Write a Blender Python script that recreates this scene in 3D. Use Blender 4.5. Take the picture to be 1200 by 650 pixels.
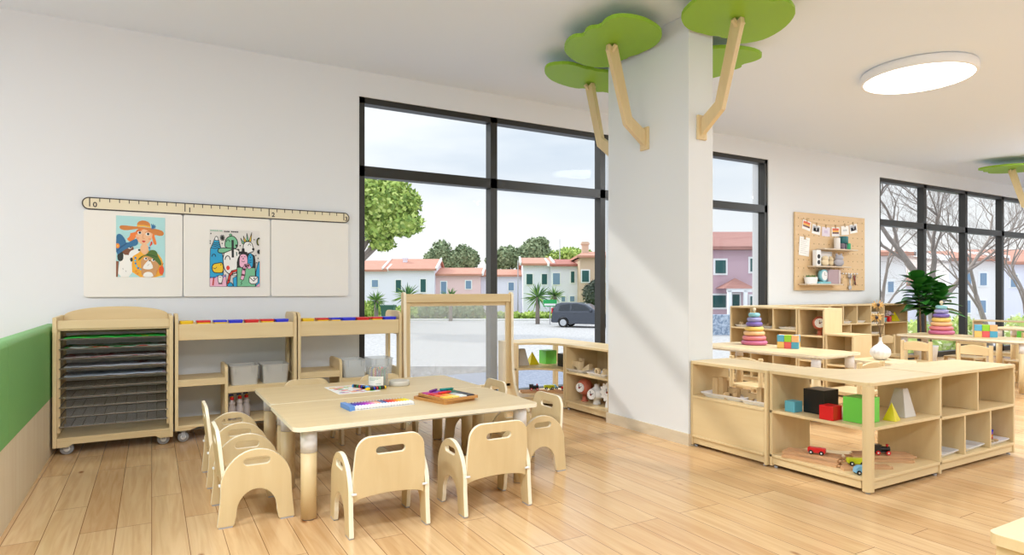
import bpy, bmesh, math, random
from mathutils import Vector, Matrix
R = math.radians
for o in list(bpy.data.objects): bpy.data.objects.remove(o)
SC = bpy.context.scene
COL = SC.collection
# ------------------------------------------------------------- camera
AZ = math.atan2(1290, 738)                 # camera looks 60.2 deg from the window wall's direction
cd = bpy.data.cameras.new('camera'); cd.sensor_width = 36; cd.lens = 738/1200*36
cd.shift_y = 16/1200; cd.clip_start = .05; cd.clip_end = 600
cam = bpy.data.objects.new('camera', cd); COL.objects.link(cam)
cam.location = (0, 0, 1.1); cam.rotation_euler = (R(90), 0, AZ-R(90)); SC.camera = cam
FW = Vector((math.cos(AZ), math.sin(AZ), 0)); RT = Vector((math.sin(AZ), -math.cos(AZ), 0))
def far(x, d, z=0.0):                      # a place d metres down the view axis, for laying out the street
    p = FW*d + RT*(d*(x-600)/738); return Vector((p.x, p.y, z))
# ------------------------------------------------------------- exposure, world, sun
SC.view_settings.view_transform = 'Standard'; SC.view_settings.look = 'None'
SC.view_settings.gamma = 1; SC.view_settings.use_curve_mapping = False
SC.view_settings.exposure = 1.13
WORLD = .61; SUN = 1.0; LAMP = 38.0
w = bpy.data.worlds.new('sky'); SC.world = w; w.use_nodes = True
nt = w.node_tree; nt.nodes.clear()
def N(t, **k):
    n = nt.nodes.new(t)
    for a, b in k.items(): setattr(n, a, b)
    return n
tc = N('ShaderNodeTexCoord'); mp = N('ShaderNodeMapping'); mp.inputs['Scale'].default_value = (1.3, 1.3, 5)
nz = N('ShaderNodeTexNoise'); nz.inputs['Scale'].default_value = 1.6; nz.inputs['Detail'].default_value = 6
cr = N('ShaderNodeValToRGB'); e = cr.color_ramp.elements
e[0].position = .36; e[0].color = (.56, .63, .72, 1); e[1].position = .58; e[1].color = (.78, .81, .84, 1)
sx = N('ShaderNodeSeparateXYZ'); gr = N('ShaderNodeMapRange'); gr.inputs[1].default_value = 0; gr.inputs[2].default_value = .22
mx = N('ShaderNodeMixRGB'); mx.inputs[1].default_value = (.86, .85, .83, 1)
bg = N('ShaderNodeBackground'); bg.inputs[1].default_value = WORLD; wo = N('ShaderNodeOutputWorld')
L = nt.links.new
L(tc.outputs['Generated'], mp.inputs[0]); L(mp.outputs[0], nz.inputs[0]); L(nz.outputs[0], cr.inputs[0])
L(tc.outputs['Generated'], sx.inputs[0]); L(sx.outputs[2], gr.inputs[0]); L(gr.outputs[0], mx.inputs[0])
zen = N('ShaderNodeMapRange'); zen.inputs[1].default_value = .30; zen.inputs[2].default_value = .85; zen.inputs[3].default_value = 1.0; zen.inputs[4].default_value = 2.3   # overcast sky, brightest overhead
mz_ = N('ShaderNodeVectorMath'); mz_.operation = 'SCALE'
L(sx.outputs[2], zen.inputs[0]); L(mx.outputs[0], mz_.inputs[0]); L(zen.outputs[0], mz_.inputs['Scale'])
L(cr.outputs[0], mx.inputs[2]); L(mz_.outputs[0], bg.inputs[0]); L(bg.outputs[0], wo.inputs[0])
sd = bpy.data.lights.new('sun', 'SUN'); sd.energy = SUN; sd.angle = R(2.2); sd.color = (1, .95, .87)
sun = bpy.data.objects.new('sun', sd); COL.objects.link(sun)
sun.rotation_euler = Vector((.42, -1, -.73)).to_track_quat('-Z', 'Y').to_euler()

# ------------------------------------------------------------- materials
MATS = {}
def srgb(c):
    def f(v):
        v /= 255.0
        return v/12.92 if v <= .04045 else ((v+.055)/1.055)**2.4
    return tuple(f(v) for v in c)+(1,)
def mat(name, col, rough=.5, metal=0, spec=.5, noise=None, bump=None, emit=None, alpha=None, coat=0):
    """noise=(scale xyz, amount, second colour); bump=(scale, strength)"""
    if name in MATS: return MATS[name]
    m = bpy.data.materials.new(name); m.use_nodes = True; t = m.node_tree
    b = t.nodes['Principled BSDF']; c = srgb(col)
    b.inputs['Base Color'].default_value = c; b.inputs['Roughness'].default_value = rough
    b.inputs['Metallic'].default_value = metal; b.inputs['Specular IOR Level'].default_value = spec
    b.inputs['Coat Weight'].default_value = coat
    if noise:
        sc_, lo, c2 = noise
        tc = t.nodes.new('ShaderNodeTexCoord'); mp = t.nodes.new('ShaderNodeMapping'); mp.inputs['Scale'].default_value = sc_
        nz = t.nodes.new('ShaderNodeTexNoise'); nz.inputs['Scale'].default_value = 1; nz.inputs['Detail'].default_value = 5
        nz.inputs['Distortion'].default_value = .6
        rp = t.nodes.new('ShaderNodeValToRGB'); rp.color_ramp.elements[0].position = .5-lo; rp.color_ramp.elements[1].position = .5+lo
        rp.color_ramp.elements[0].color = srgb(c2); rp.color_ramp.elements[1].color = c
        t.links.new(tc.outputs['Object'], mp.inputs[0]); t.links.new(mp.outputs[0], nz.inputs[0])
        t.links.new(nz.outputs[0], rp.inputs[0]); t.links.new(rp.outputs[0], b.inputs['Base Color'])
    if bump:
        tc2 = t.nodes.new('ShaderNodeTexCoord'); nb = t.nodes.new('ShaderNodeTexNoise'); nb.inputs['Scale'].default_value = bump[0]
        bp = t.nodes.new('ShaderNodeBump'); bp.inputs['Strength'].default_value = bump[1]; bp.inputs['Distance'].default_value = .01
        t.links.new(tc2.outputs['Object'], nb.inputs[0]); t.links.new(nb.outputs[0], bp.inputs['Height']); t.links.new(bp.outputs[0], b.inputs['Normal'])
    if emit:
        b.inputs['Emission Color'].default_value = c; b.inputs['Emission Strength'].default_value = emit
    if alpha is not None:
        b.inputs['Alpha'].default_value = alpha
    MATS[name] = m; return m
def glass(name, tint=(250, 252, 252), a=.1, rough=0.0):
    if name in MATS: return MATS[name]
    m = bpy.data.materials.new(name); m.use_nodes = True; t = m.node_tree; t.nodes.clear()
    tr = t.nodes.new('ShaderNodeBsdfTransparent'); tr.inputs[0].default_value = srgb(tint)
    gl = t.nodes.new('ShaderNodeBsdfGlossy'); gl.inputs['Roughness'].default_value = rough
    fr = t.nodes.new('ShaderNodeFresnel'); fr.inputs[0].default_value = 1.45
    mi = t.nodes.new('ShaderNodeMixShader'); mu = t.nodes.new('ShaderNodeMath'); mu.operation = 'MULTIPLY'; mu.inputs[1].default_value = a*5
    o = t.nodes.new('ShaderNodeOutputMaterial')
    t.links.new(fr.outputs[0], mu.inputs[0]); t.links.new(mu.outputs[0], mi.inputs[0]); t.links.new(tr.outputs[0], mi.inputs[1])
    t.links.new(gl.outputs[0], mi.inputs[2]); t.links.new(mi.outputs[0], o.inputs[0]); MATS[name] = m; return m
def frosted(name, col, rough, a):
    """milky plastic: part see-through, part diffuse"""
    if name in MATS: return MATS[name]
    m = bpy.data.materials.new(name); m.use_nodes = True; t = m.node_tree; b = t.nodes['Principled BSDF']
    b.inputs['Base Color'].default_value = srgb(col); b.inputs['Roughness'].default_value = rough; b.inputs['Alpha'].default_value = a
    MATS[name] = m; return m
BIR = (228, 205, 160); BIR2 = (217, 190, 142)
birch_v = mat('birch_upright', BIR, .42, noise=((16, 16, 1.6), .30, BIR2))
birch_x = mat('birch_lengthwise', BIR, .42, noise=((1.6, 16, 16), .30, BIR2))
birch_y = mat('birch_crosswise', BIR, .42, noise=((16, 1.6, 16), .30, BIR2))
edge_m = mat('ply_edge', (250, 238, 212), .45)
oldwood = mat('raw_block_wood', (208, 178, 134), .6, noise=((20, 20, 5), .3, (188, 156, 110)))
track_m = mat('track_wood', (214, 170, 128), .5, noise=((6, 40, 40), .3, (196, 150, 106)))
wall_m = mat('wall_paint', (228, 230, 232), .75, spec=.2)
ceil_m = mat('ceiling_paint', (231, 240, 252), .8, spec=.2)
white_m = mat('white_satin', (242, 242, 242), .35)
boardw_m = mat('whiteboard_enamel', (238, 234, 226), .25)
legw_m = mat('white_plastic_sleeve', (240, 240, 243), .3)
grey_m = mat('grey_plastic', (172, 172, 176), .4)
dgrey_m = mat('dark_grey', (70, 70, 72), .5)
black_m = mat('black_gloss', (18, 18, 20), .3)
frame_m = mat('window_frame_metal', (38, 36, 31), .4)
steel_m = mat('steel_wire', (128, 120, 108), .35, metal=.6)
red_m = mat('red_plastic', (214, 24, 30), .35); blue_m = mat('blue_plastic', (38, 48, 214), .35)
yellow_m = mat('yellow_plastic', (240, 196, 20), .35); green_m = mat('green_plastic', (40, 170, 80), .35)

# ------------------------------------------------------------- mesh helpers
def P(plane, a, b, t):
    return Vector({'xy': (a, b, t), 'xz': (a, t, b), 'yz': (t, a, b)}[plane])
class MB:
    def __init__(s): s.bm = bmesh.new()
    def box(s, x0, x1, y0, y1, z0, z1, mi=0):
        vs = [s.bm.verts.new((x, y, z)) for x in (x0, x1) for y in (y0, y1) for z in (z0, z1)]
        for f in ((0,1,3,2),(4,6,7,5),(0,4,5,1),(2,3,7,6),(0,2,6,4),(1,5,7,3)):
            s.bm.faces.new([vs[i] for i in f]).material_index = mi
        return s
    def obox(s, c, ax, ay, az, hx, hy, hz, mi=0):
        c = Vector(c); ax, ay, az = (Vector(v).normalized() for v in (ax, ay, az))
        vs = [s.bm.verts.new(c+ax*hx*i+ay*hy*j+az*hz*k) for i in (-1,1) for j in (-1,1) for k in (-1,1)]
        for f in ((0,1,3,2),(4,6,7,5),(0,4,5,1),(2,3,7,6),(0,2,6,4),(1,5,7,3)):
            s.bm.faces.new([vs[i] for i in f]).material_index = mi
        return s
    def cyl(s, p0, p1, r0, r1=None, n=16, mi=0, caps=True):
        r1 = r0 if r1 is None else r1
        p0, p1 = Vector(p0), Vector(p1); d = (p1-p0).normalized()
        u = d.cross(Vector((0,0,1)) if abs(d.z) < .9 else Vector((1,0,0))).normalized(); v = d.cross(u)
        A, B = [], []
        for i in range(n):
            a = 2*math.pi*i/n; q = u*math.cos(a)+v*math.sin(a)
            A.append(s.bm.verts.new(p0+q*r0)); B.append(s.bm.verts.new(p1+q*r1))
        for i in range(n):
            f = s.bm.faces.new((A[i], A[(i+1)%n], B[(i+1)%n], B[i])); f.smooth = n > 6; f.material_index = mi
        if caps:
            for loop in (A[::-1], B): s.bm.faces.new(loop).material_index = mi
        return s
    def tube(s, pts, rad, n=8, mi=0, caps=True):
        pts = [Vector(p) for p in pts]; k = len(pts)
        rad = [rad]*k if not hasattr(rad, '__len__') else rad
        rings = []; u = None
        for i, p in enumerate(pts):
            d = (pts[min(i+1, k-1)]-pts[max(i-1, 0)]).normalized()
            if u is None: u = d.cross(Vector((0,0,1)) if abs(d.z) < .9 else Vector((1,0,0))).normalized()
            u = (u-d*u.dot(d)).normalized(); v = d.cross(u)
            rings.append([s.bm.verts.new(p+(u*math.cos(2*math.pi*j/n)+v*math.sin(2*math.pi*j/n))*rad[i]) for j in range(n)])
        for a, b in zip(rings, rings[1:]):
            for j in range(n):
                f = s.bm.faces.new((a[j], a[(j+1)%n], b[(j+1)%n], b[j])); f.smooth = True; f.material_index = mi
        if caps:
            s.bm.faces.new(rings[0][::-1]).material_index = mi; s.bm.faces.new(rings[-1]).material_index = mi
        return s
    def lathe(s, prof, c=(0,0,0), n=24, mi=0, ax='z'):
        c = Vector(c); rings = []
        def pt(r, h, a):
            if ax == 'z': return c+Vector((r*math.cos(a), r*math.sin(a), h))
            if ax == 'y': return c+Vector((r*math.cos(a), h, r*math.sin(a)))
            return c+Vector((h, r*math.cos(a), r*math.sin(a)))
        for r, h in prof:
            rings.append([s.bm.verts.new(pt(max(r, 1e-4), h, 2*math.pi*j/n)) for j in range(n)])
        for a, b in zip(rings, rings[1:]):
            for j in range(n):
                f = s.bm.faces.new((a[j], a[(j+1)%n], b[(j+1)%n], b[j])); f.smooth = True; f.material_index = mi
        s.bm.faces.new(rings[0][::-1]).material_index = mi; s.bm.faces.new(rings[-1]).material_index = mi
        return s
    def ball(s, c, rx, ry=None, rz=None, n=12, mi=0):
        ry = rx if ry is None else ry; rz = rx if rz is None else rz
        r = bmesh.ops.create_uvsphere(s.bm, u_segments=n, v_segments=max(6, n//2+2), radius=1, matrix=Matrix.Translation(Vector(c))@Matrix.Diagonal((rx, ry, rz, 1)))
        for v in r['verts']:
            for f in v.link_faces: f.smooth = True; f.material_index = mi
        return s
    def ext(s, loops, plane, t0, t1, mi=0, me=None):
        """flat outline (first loop) with holes, given thickness t0..t1 across `plane`"""
        me = mi if me is None else me
        edges = []
        for lp in loops:
            vs = [s.bm.verts.new(P(plane, a, b, t0)) for a, b in lp]
            edges += [s.bm.edges.new((vs[i], vs[(i+1) % len(vs)])) for i in range(len(vs))]
        fs = [g for g in bmesh.ops.triangle_fill(s.bm, use_beauty=True, use_dissolve=False, edges=edges)['geom'] if isinstance(g, bmesh.types.BMFace)]
        for f in fs: f.material_index = mi
        r = bmesh.ops.extrude_face_region(s.bm, geom=fs, use_keep_orig=True)
        nv = [g for g in r['geom'] if isinstance(g, bmesh.types.BMVert)]; nf = [g for g in r['geom'] if isinstance(g, bmesh.types.BMFace)]
        bmesh.ops.translate(s.bm, verts=nv, vec=P(plane, 0, 0, t1-t0))
        new = set(nf) | set(fs)
        for v in nv:
            for f in v.link_faces:
                if f not in new: f.material_index = me
        for f in nf: f.material_index = mi
        return s
    def loft(s, rings, mi=0, caps=True):
        R_ = [[s.bm.verts.new(p) for p in r] for r in rings]; n = len(R_[0])
        for a, b in zip(R_, R_[1:]):
            for j in range(n): s.bm.faces.new((a[j], a[(j+1)%n], b[(j+1)%n], b[j])).material_index = mi
        if caps:
            s.bm.faces.new(R_[0][::-1]).material_index = mi; s.bm.faces.new(R_[-1]).material_index = mi
        return s
    def quad(s, pts, mi=0):
        s.bm.faces.new([s.bm.verts.new(p) for p in pts]).material_index = mi; return s
    def xf(s, M):
        s.bm.transform(M); return s
    def build(s, name, mats, parent=None, bevel=0, label=None):
        bmesh.ops.recalc_face_normals(s.bm, faces=s.bm.faces)
        me = bpy.data.meshes.new(name); s.bm.to_mesh(me); s.bm.free()
        for m in (mats if isinstance(mats, (list, tuple)) else [mats]): me.materials.append(m)
        o = bpy.data.objects.new(name, me); COL.objects.link(o)
        if parent: o.parent = parent
        if bevel:
            b = o.modifiers.new('bevel', 'BEVEL'); b.width = bevel; b.segments = 2; b.limit_method = 'ANGLE'; b.angle_limit = R(40)
        if label: o['label'] = label
        return o
def thing(name, label, cat, loc=(0,0,0), rz=0, group=None):
    o = bpy.data.objects.new(name, None); COL.objects.link(o); o.empty_display_size = .1
    o.location = loc; o.rotation_euler = (0, 0, rz); o['label'] = label; o['category'] = cat
    if group: o['group'] = group
    return o
def tag(o, label, cat, group=None, loc=None, rz=None, kind=None):
    o['label'] = label; o['category'] = cat
    if group: o['group'] = group
    if kind: o['kind'] = kind
    if loc is not None: o.location = loc
    if rz is not None: o.rotation_euler = (0, 0, rz)
    return o
def struct(o):
    o['kind'] = 'structure'; return o
def dup(o, label=None, loc=None, rz=None, parent=None):
    kids = [k for k in CH(o)]
    c = o.copy(); COL.objects.link(c)
    if parent: c.parent = parent
    for k in kids: dup(k, parent=c)
    if label: c['label'] = label
    if loc is not None: c.location = loc
    if rz is not None: c.rotation_euler = (0, 0, rz)
    return c
def CH(o): return [k for k in COL.objects if k.parent == o]
def rr(x0, x1, y0, y1, r, n=5):
    """rounded rectangle outline"""
    out = []
    for cx, cy, a0 in ((x1-r, y1-r, 0), (x0+r, y1-r, 90), (x0+r, y0+r, 180), (x1-r, y0+r, 270)):
        for i in range(n+1):
            a = R(a0+90*i/n); out.append((cx+r*math.cos(a), cy+r*math.sin(a)))
    return out
def arc(cx, cy, rx, ry, a0, a1, n=12):
    return [(cx+rx*math.cos(R(a0+(a1-a0)*i/n)), cy+ry*math.sin(R(a0+(a1-a0)*i/n))) for i in range(n+1)]
def slot(cx, cy, w, h, n=6):
    return rr(cx-w/2, cx+w/2, cy-h/2, cy+h/2, h/2-.0005, n)
def text_mesh(s, size, ext_=.0005):
    cu = bpy.data.curves.new('t', 'FONT'); cu.body = s; cu.size = size; cu.extrude = ext_; cu.offset = size*.025; cu.align_x = 'CENTER'; cu.align_y = 'CENTER'
    o = bpy.data.objects.new('t', cu); COL.objects.link(o); bpy.context.view_layer.update()
    me = bpy.data.meshes.new_from_object(o); bpy.data.objects.remove(o); return me
def text_obj(name, s, size, m, parent, M, ext_=.0005):
    me = text_mesh(s, size, ext_); me.transform(M); me.materials.clear(); me.materials.append(m)
    o = bpy.data.objects.new(name, me); COL.objects.link(o); o.parent = parent; return o
# ============================================================= the room
YW = 5.60; ZC = 3.083; YO = 5.86
# floor: oak planks running towards the window wall
def floor_mat():
    m = bpy.data.materials.new('oak_planks'); m.use_nodes = True; t = m.node_tree; b = t.nodes['Principled BSDF']
    tc = t.nodes.new('ShaderNodeTexCoord'); mp = t.nodes.new('ShaderNodeMapping'); mp.inputs['Rotation'].default_value = (0, 0, R(90))
    br = t.nodes.new('ShaderNodeTexBrick'); br.offset = .37; br.offset_frequency = 3; br.squash = 1
    br.inputs['Scale'].default_value = 1; br.inputs['Brick Width'].default_value = 1.15; br.inputs['Row Height'].default_value = .142
    br.inputs['Mortar Size'].default_value = .0016; br.inputs['Mortar Smooth'].default_value = .2; br.inputs['Bias'].default_value = 0
    br.inputs['Color1'].default_value = (0, 0, 0, 1); br.inputs['Color2'].default_value = (1, 1, 1, 1); br.inputs['Mortar'].default_value = (.5, .5, .5, 1)
    ramp = t.nodes.new('ShaderNodeValToRGB'); E_ = ramp.color_ramp.elements
    E_[0].color = srgb((202, 158, 108)); E_[1].color = srgb((229, 195, 148))
    mid = E_.new(.5); mid.color = srgb((218, 180, 130))
    # grain
    mp2 = t.nodes.new('ShaderNodeMapping'); mp2.inputs['Scale'].default_value = (26, 1.5, 1)
    off = t.nodes.new('ShaderNodeVectorMath'); off.operation = 'ADD'
    gz = t.nodes.new('ShaderNodeTexNoise'); gz.inputs['Scale'].default_value = 1; gz.inputs['Detail'].default_value = 8; gz.inputs['Distortion'].default_value = 1.4
    gr_ = t.nodes.new('ShaderNodeValToRGB'); gr_.color_ramp.elements[0].position = .33; gr_.color_ramp.elements[1].position = .62
    gr_.color_ramp.elements[0].color = srgb((194, 148, 100)); gr_.color_ramp.elements[1].color = srgb((226, 190, 146))
    m1 = t.nodes.new('ShaderNodeMixRGB'); m1.inputs[0].default_value = .45
    # knots
    vo = t.nodes.new('ShaderNodeTexVoronoi'); vo.inputs['Scale'].default_value = 1; mp3 = t.nodes.new('ShaderNodeMapping'); mp3.inputs['Scale'].default_value = (4.2, 2.0, 1)
    kr = t.nodes.new('ShaderNodeValToRGB'); kr.color_ramp.elements[0].position = .03; kr.color_ramp.elements[0].color = (1, 1, 1, 1)
    kr.color_ramp.elements[1].position = .075; kr.color_ramp.elements[1].color = (0, 0, 0, 1)
    mk = t.nodes.new('ShaderNodeMixRGB'); mk.inputs[2].default_value = srgb((150, 98, 58))
    mm = t.nodes.new('ShaderNodeMixRGB'); mm.inputs[2].default_value = srgb((128, 88, 54))
    lk = t.links.new
    lk(tc.outputs['Object'], mp.inputs[0]); lk(mp.outputs[0], br.inputs[0]); lk(br.outputs['Color'], ramp.inputs[0])
    lk(tc.outputs['Object'], mp2.inputs[0]); lk(mp2.outputs[0], off.inputs[0]); lk(br.outputs['Color'], off.inputs[1])
    sc_ = t.nodes.new('ShaderNodeVectorMath'); sc_.operation = 'SCALE'; sc_.inputs['Scale'].default_value = 17
    lk(br.outputs['Color'], sc_.inputs[0]); lk(sc_.outputs[0], off.inputs[1])
    lk(off.outputs[0], gz.inputs[0]); lk(gz.outputs[0], gr_.inputs[0]); lk(ramp.outputs[0], m1.inputs[1]); lk(gr_.outputs[0], m1.inputs[2])
    lk(tc.outputs['Object'], mp3.inputs[0]); lk(mp3.outputs[0], vo.inputs[0]); lk(vo.outputs['Distance'], kr.inputs[0])
    lk(kr.outputs[0], mk.inputs[0]); lk(m1.outputs[0], mk.inputs[1])
    lk(br.outputs['Fac'], mm.inputs[0]); lk(mk.outputs[0], mm.inputs[1]); lk(mm.outputs[0], b.inputs['Base Color'])
    b.inputs['Roughness'].default_value = .2; b.inputs['Specular IOR Level'].default_value = .5
    bp = t.nodes.new('ShaderNodeBump'); bp.inputs['Strength'].default_value = .06; bp.inputs['Distance'].default_value = .004
    lk(gz.outputs[0], bp.inputs['Height']); lk(bp.outputs[0], b.inputs['Normal'])
    return m
struct(MB().box(-4.1, 17.1, -4.1, YO, -.12, 0).build('floor', floor_mat()))
struct(MB().box(-4.1, 17.1, -4.1, YO, ZC, ZC+.15).build('ceiling', ceil_m))
# window wall with three openings (x0, x1, z0, z1)
OPEN = [(1.62, 4.62, 0.0, 2.855), (4.95, 7.15, 0.0, 2.855), (9.72, 15.2, 0.0, 2.855)]
wb = MB()
xs = [-4.0]
for a, b_, z0, z1 in OPEN:
    wb.box(xs[-1], a, YW, YO, 0, ZC); wb.box(a, b_, YW, YO, z1, ZC); xs.append(b_)
wb.box(xs[-1], 17, YW, YO, 0, ZC)
struct(wb.build('wall_back', wall_m))
# three unseen walls, with glazing added to let in more sky light
def fill_glazed_wall(name, p0, p1, n, wn):
    a, c = Vector(p0), Vector(p1); d = (c-a); L_ = d.length; d = d.normalized(); nrm = Vector((-d.y, d.x)); M_ = Matrix(((d.x, nrm.x, 0, a.x), (d.y, nrm.y, 0, a.y), (0, 0, 1, 0), (0, 0, 0, 1)))
    m = MB(); m.box(0, L_, -.1, .1, 0, .25); m.box(0, L_, -.1, .1, 2.9, ZC); st = L_/n
    for k in range(n+1): m.box(max(0, k*st-.15), min(L_, k*st+.15), -.1, .1, .25, 2.9)
    struct(m.xf(M_).build(name, wall_m))
    for k in range(n):
        x0, x1 = k*st+.15, (k+1)*st-.15; f = MB(); f.box(x0, x1, -.05, .05, .25, .31); f.box(x0, x1, -.05, .05, 2.84, 2.9); f.box(x0, x0+.06, -.05, .05, .25, 2.9); f.box(x1-.06, x1, -.05, .05, .25, 2.9); f.box((x0+x1)/2-.03, (x0+x1)/2+.03, -.05, .05, .25, 2.9); f.box(x0, x1, -.05, .05, 2.1, 2.18)
        fo_ = struct(f.xf(M_).build('window_%d' % (wn+k), frame_m))
        g = MB().box(x0+.06, x1-.06, -.004, .004, .31, 2.84).xf(M_).build('pane', pane_m, fo_)
pane_m = glass('window_glass', (252, 253, 253), .006)
def window(n, x0, x1, z0, z1, mull, beam, left=True, right=True, Y=YW, fw=.055):
    fr = MB(); y0, y1 = Y+.015, Y+.12
    fr.box(x0, x1, y0, y1, z1-fw, z1); fr.box(x0, x1, y0, y1, z0, z0+.08)
    if left: fr.box(x0, x0+fw, y0, y1, z0, z1)
    if right: fr.box(x1-fw, x1, y0, y1, z0, z1)
    for m in mull: fr.box(m[0], m[1], y0, y1, z0, z1)
    fr.box(x0, x1, y0, y1, beam[0], beam[1])
    o = struct(fr.build('window_%d' % n, frame_m))
    edges = [x0]+[v for m in mull for v in m]+[x1]
    for i in range(0, len(edges), 2):
        for a, b_ in ((z0+.08, beam[0]), (beam[1], z1-fw)):
            MB().box(edges[i], edges[i+1], Y+.1, Y+.106, a, b_).build('pane', pane_m, o)
    return o
window(1, 1.62, 4.62, 0, 2.855, [(2.965, 3.04), (4.35, 4.42)], (2.14, 2.235))
window(2, 4.95, 7.15, 0, 2.855, [(5.90, 5.97)], (2.15, 2.245))
window(3, 9.72, 15.2, 0, 2.85, [(11.0, 11.08), (12.33, 12.41), (13.66, 13.74), (14.9, 14.98)], (2.12, 2.215))
fill_glazed_wall('wall_front', (-4, -4), (17, -4), 5, 4)
fill_glazed_wall('wall_left', (-4, YO-.5), (-4, -4), 2, 9)
fill_glazed_wall('wall_right', (17, -4), (17, YO-.5), 2, 11)
struct(MB().box(-4.1, -3.9, YO-.6, YO, 0, ZC).build('trim_2', wall_m)); struct(MB().box(16.9, 17.1, YO-.6, YO, 0, ZC).build('trim_3', wall_m))
# low padded partition on the left
gpad = mat('green_padding', (118, 180, 104), .5, bump=(60, .05)); wainscot = mat('pale_board', (236, 224, 198), .5, noise=((1, 26, 1.2), .3, (224, 206, 176)))
pt = MB()
prof = [(-.585, .385)]+[(-.585-.03+.03*math.cos(R(a)), .836+.03*math.sin(R(a))) for a in range(0, 91, 15)]+[(-.65, .866), (-.65, .385)]
pt.ext([prof], 'xz', -4, 1.2)
pt.ext([prof], 'xz', 1.203, 3.74); pt.ext([prof], 'xz', 3.743, YW-.01)
o = struct(pt.build('trim_1', gpad)); o['label'] = 'green padded top of the low partition'
struct(MB().box(-.65, -.587, -4, YW-.01, 0, .385).build('wall_partition', wainscot))
# column
CX0, CX1, CY0, CY1 = 3.32, 3.565, 3.27, 4.18
struct(MB().box(CX0, CX1, CY0, CY1, 0, ZC).build('wall_pillar', wall_m, bevel=.004))
skirt = mat('skirting_stone', (222, 208, 184), .5, noise=((30, 6, 30), .3, (206, 190, 164)))
sk = MB(); sk.box(CX0-.012, CX0, CY0-.012, CY1+.012, 0, .085); sk.box(CX1, CX1+.012, CY0-.012, CY1+.012, 0, .085)
sk.box(CX0, CX1, CY0-.012, CY0, 0, .085); sk.box(CX0, CX1, CY1, CY1+.012, 0, .085)
struct(sk.build('baseboard_pillar', skirt))
DX2 = 7.85
struct(MB().box(CX0+DX2, CX1+DX2, CY0, CY1, 0, ZC).build('wall_pillar.001', wall_m, bevel=.004))
# ceiling lamps
glow = mat('lamp_diffuser', (255, 253, 250), .5, emit=2.4)
def lamp(x, y, label, power=LAMP):
    t = thing('ceiling_light', label, 'ceiling light', (x, y, 0), 0, 'round ceiling lamps')
    MB().lathe([(.40, ZC), (.445, ZC-.003), (.45, ZC-.02), (.45, ZC-.075), (.443, ZC-.083), (.425, ZC-.083), (.425, ZC-.07), (.40, ZC-.07)], n=64).build('housing', white_m, t)
    MB().cyl((0, 0, ZC-.075), (0, 0, ZC-.081), .424, n=64).build('diffuser', glow, t)
    ld = bpy.data.lights.new('lamp_light', 'AREA'); ld.shape = 'DISK'; ld.size = .8; ld.energy = power; ld.color = (.85, .93, 1)
    lo = bpy.data.objects.new('lamp_light', ld); COL.objects.link(lo); lo.parent = t; lo.location = (0, 0, ZC-.095)
    return t
lamp(5.97, 3.10, 'round white ceiling lamp glowing above the low shelves')
for x, y, l in ((-.1, 1.1, 'left of the viewer near the partition'), (-2.6, 2.6, 'over the area left of the partition'),  (1.2, -1.6, 'behind the viewer'), (5.97, -.6, 'right of the viewer'), (10.75, 3.1, 'near the second pillar'), (10.75, -.6, 'over the right rear corner')):
    lamp(x, y, 'added unseen ceiling lamp '+l)  # lamps out of view, added to brighten the walls and ceiling
# ============================================================= pillar trees
canopy_m = mat('green_lacquer', (140, 186, 40), .5)
CAN = [(0.595,-0.251),(0.66,-0.112),(0.663,-0.016),(0.606,0.025),(0.645,0.091),(0.651,0.159),(0.597,0.204),(0.63,0.294),(0.622,0.377),(0.556,0.433),(0.433,0.452),(0.306,0.425),(0.194,0.378),(0.123,0.316),(0.05,0.2),(0.03,0.095),(0.035,0.021),(0.035,-0.055),(0.064,-0.118),(0.049,-0.163),(0.067,-0.202),(0.031,-0.3),(0.045,-0.376),(0.154,-0.447),(0.256,-0.448),(0.384,-0.409),(0.505,-0.336)]
def smooth(poly, k=2):
    for _ in range(k):
        n = len(poly); out = []
        for i in range(n):
            (a, b), (c, d) = poly[i], poly[(i+1) % n]
            out += [(a*.75+c*.25, b*.75+d*.25), (a*.25+c*.75, b*.25+d*.75)]
        poly = out
    return poly
def tree(x, y, rz, label, mir=1, ko=1):
    t = thing('wall_tree', label, 'decorative tree', (x, y, 0), rz, 'tree branches on the pillars')
    MB().ext([smooth([(o_*ko, s_*mir) for o_, s_ in CAN], 1)], 'xy', 2.94, 2.968).build('canopy', canopy_m, t, bevel=.004)
    pr = [(.02,2.20),(.03,2.225),(.21,2.36),(.375,2.90),(.372,2.94),(.33,2.918),(.29,2.94),(.15,2.425),(.02,2.34)]
    MB().ext([pr], 'xz', -.02, .02).build('branch', [birch_v, edge_m], t, bevel=.004)
    fk = MB()
    for s in (-1, 1): fk.obox((.335, s*.028, 2.905), (0, 1, s*.9), (1, 0, 0), (0, -s*.9, 1), .034, .012, .014)
    fk.build('fork', birch_v, t, bevel=.004)
    MB().box(0, .02, -.045, .045, 2.19, 2.365).build('wall_plate', birch_v, t, bevel=.004)
    return t
tree(CX0, 3.72, R(180), 'green cloud canopy on a wooden branch, nearest the easel side of the pillar')
tree(3.44, CY0, R(-90), 'large green canopy at the top edge on a branch of the pillar front', -1)
tree(3.38, CY1, R(90), 'lower left green canopy whose branch goes behind the pillar', -1.25, .75)
tree(CX1, 3.72, R(0), 'green canopy half hidden behind the pillar, right side', -1)
tree(3.44+DX2, CY1, R(90), 'green canopy and branch cut by the right edge of the picture')

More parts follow.
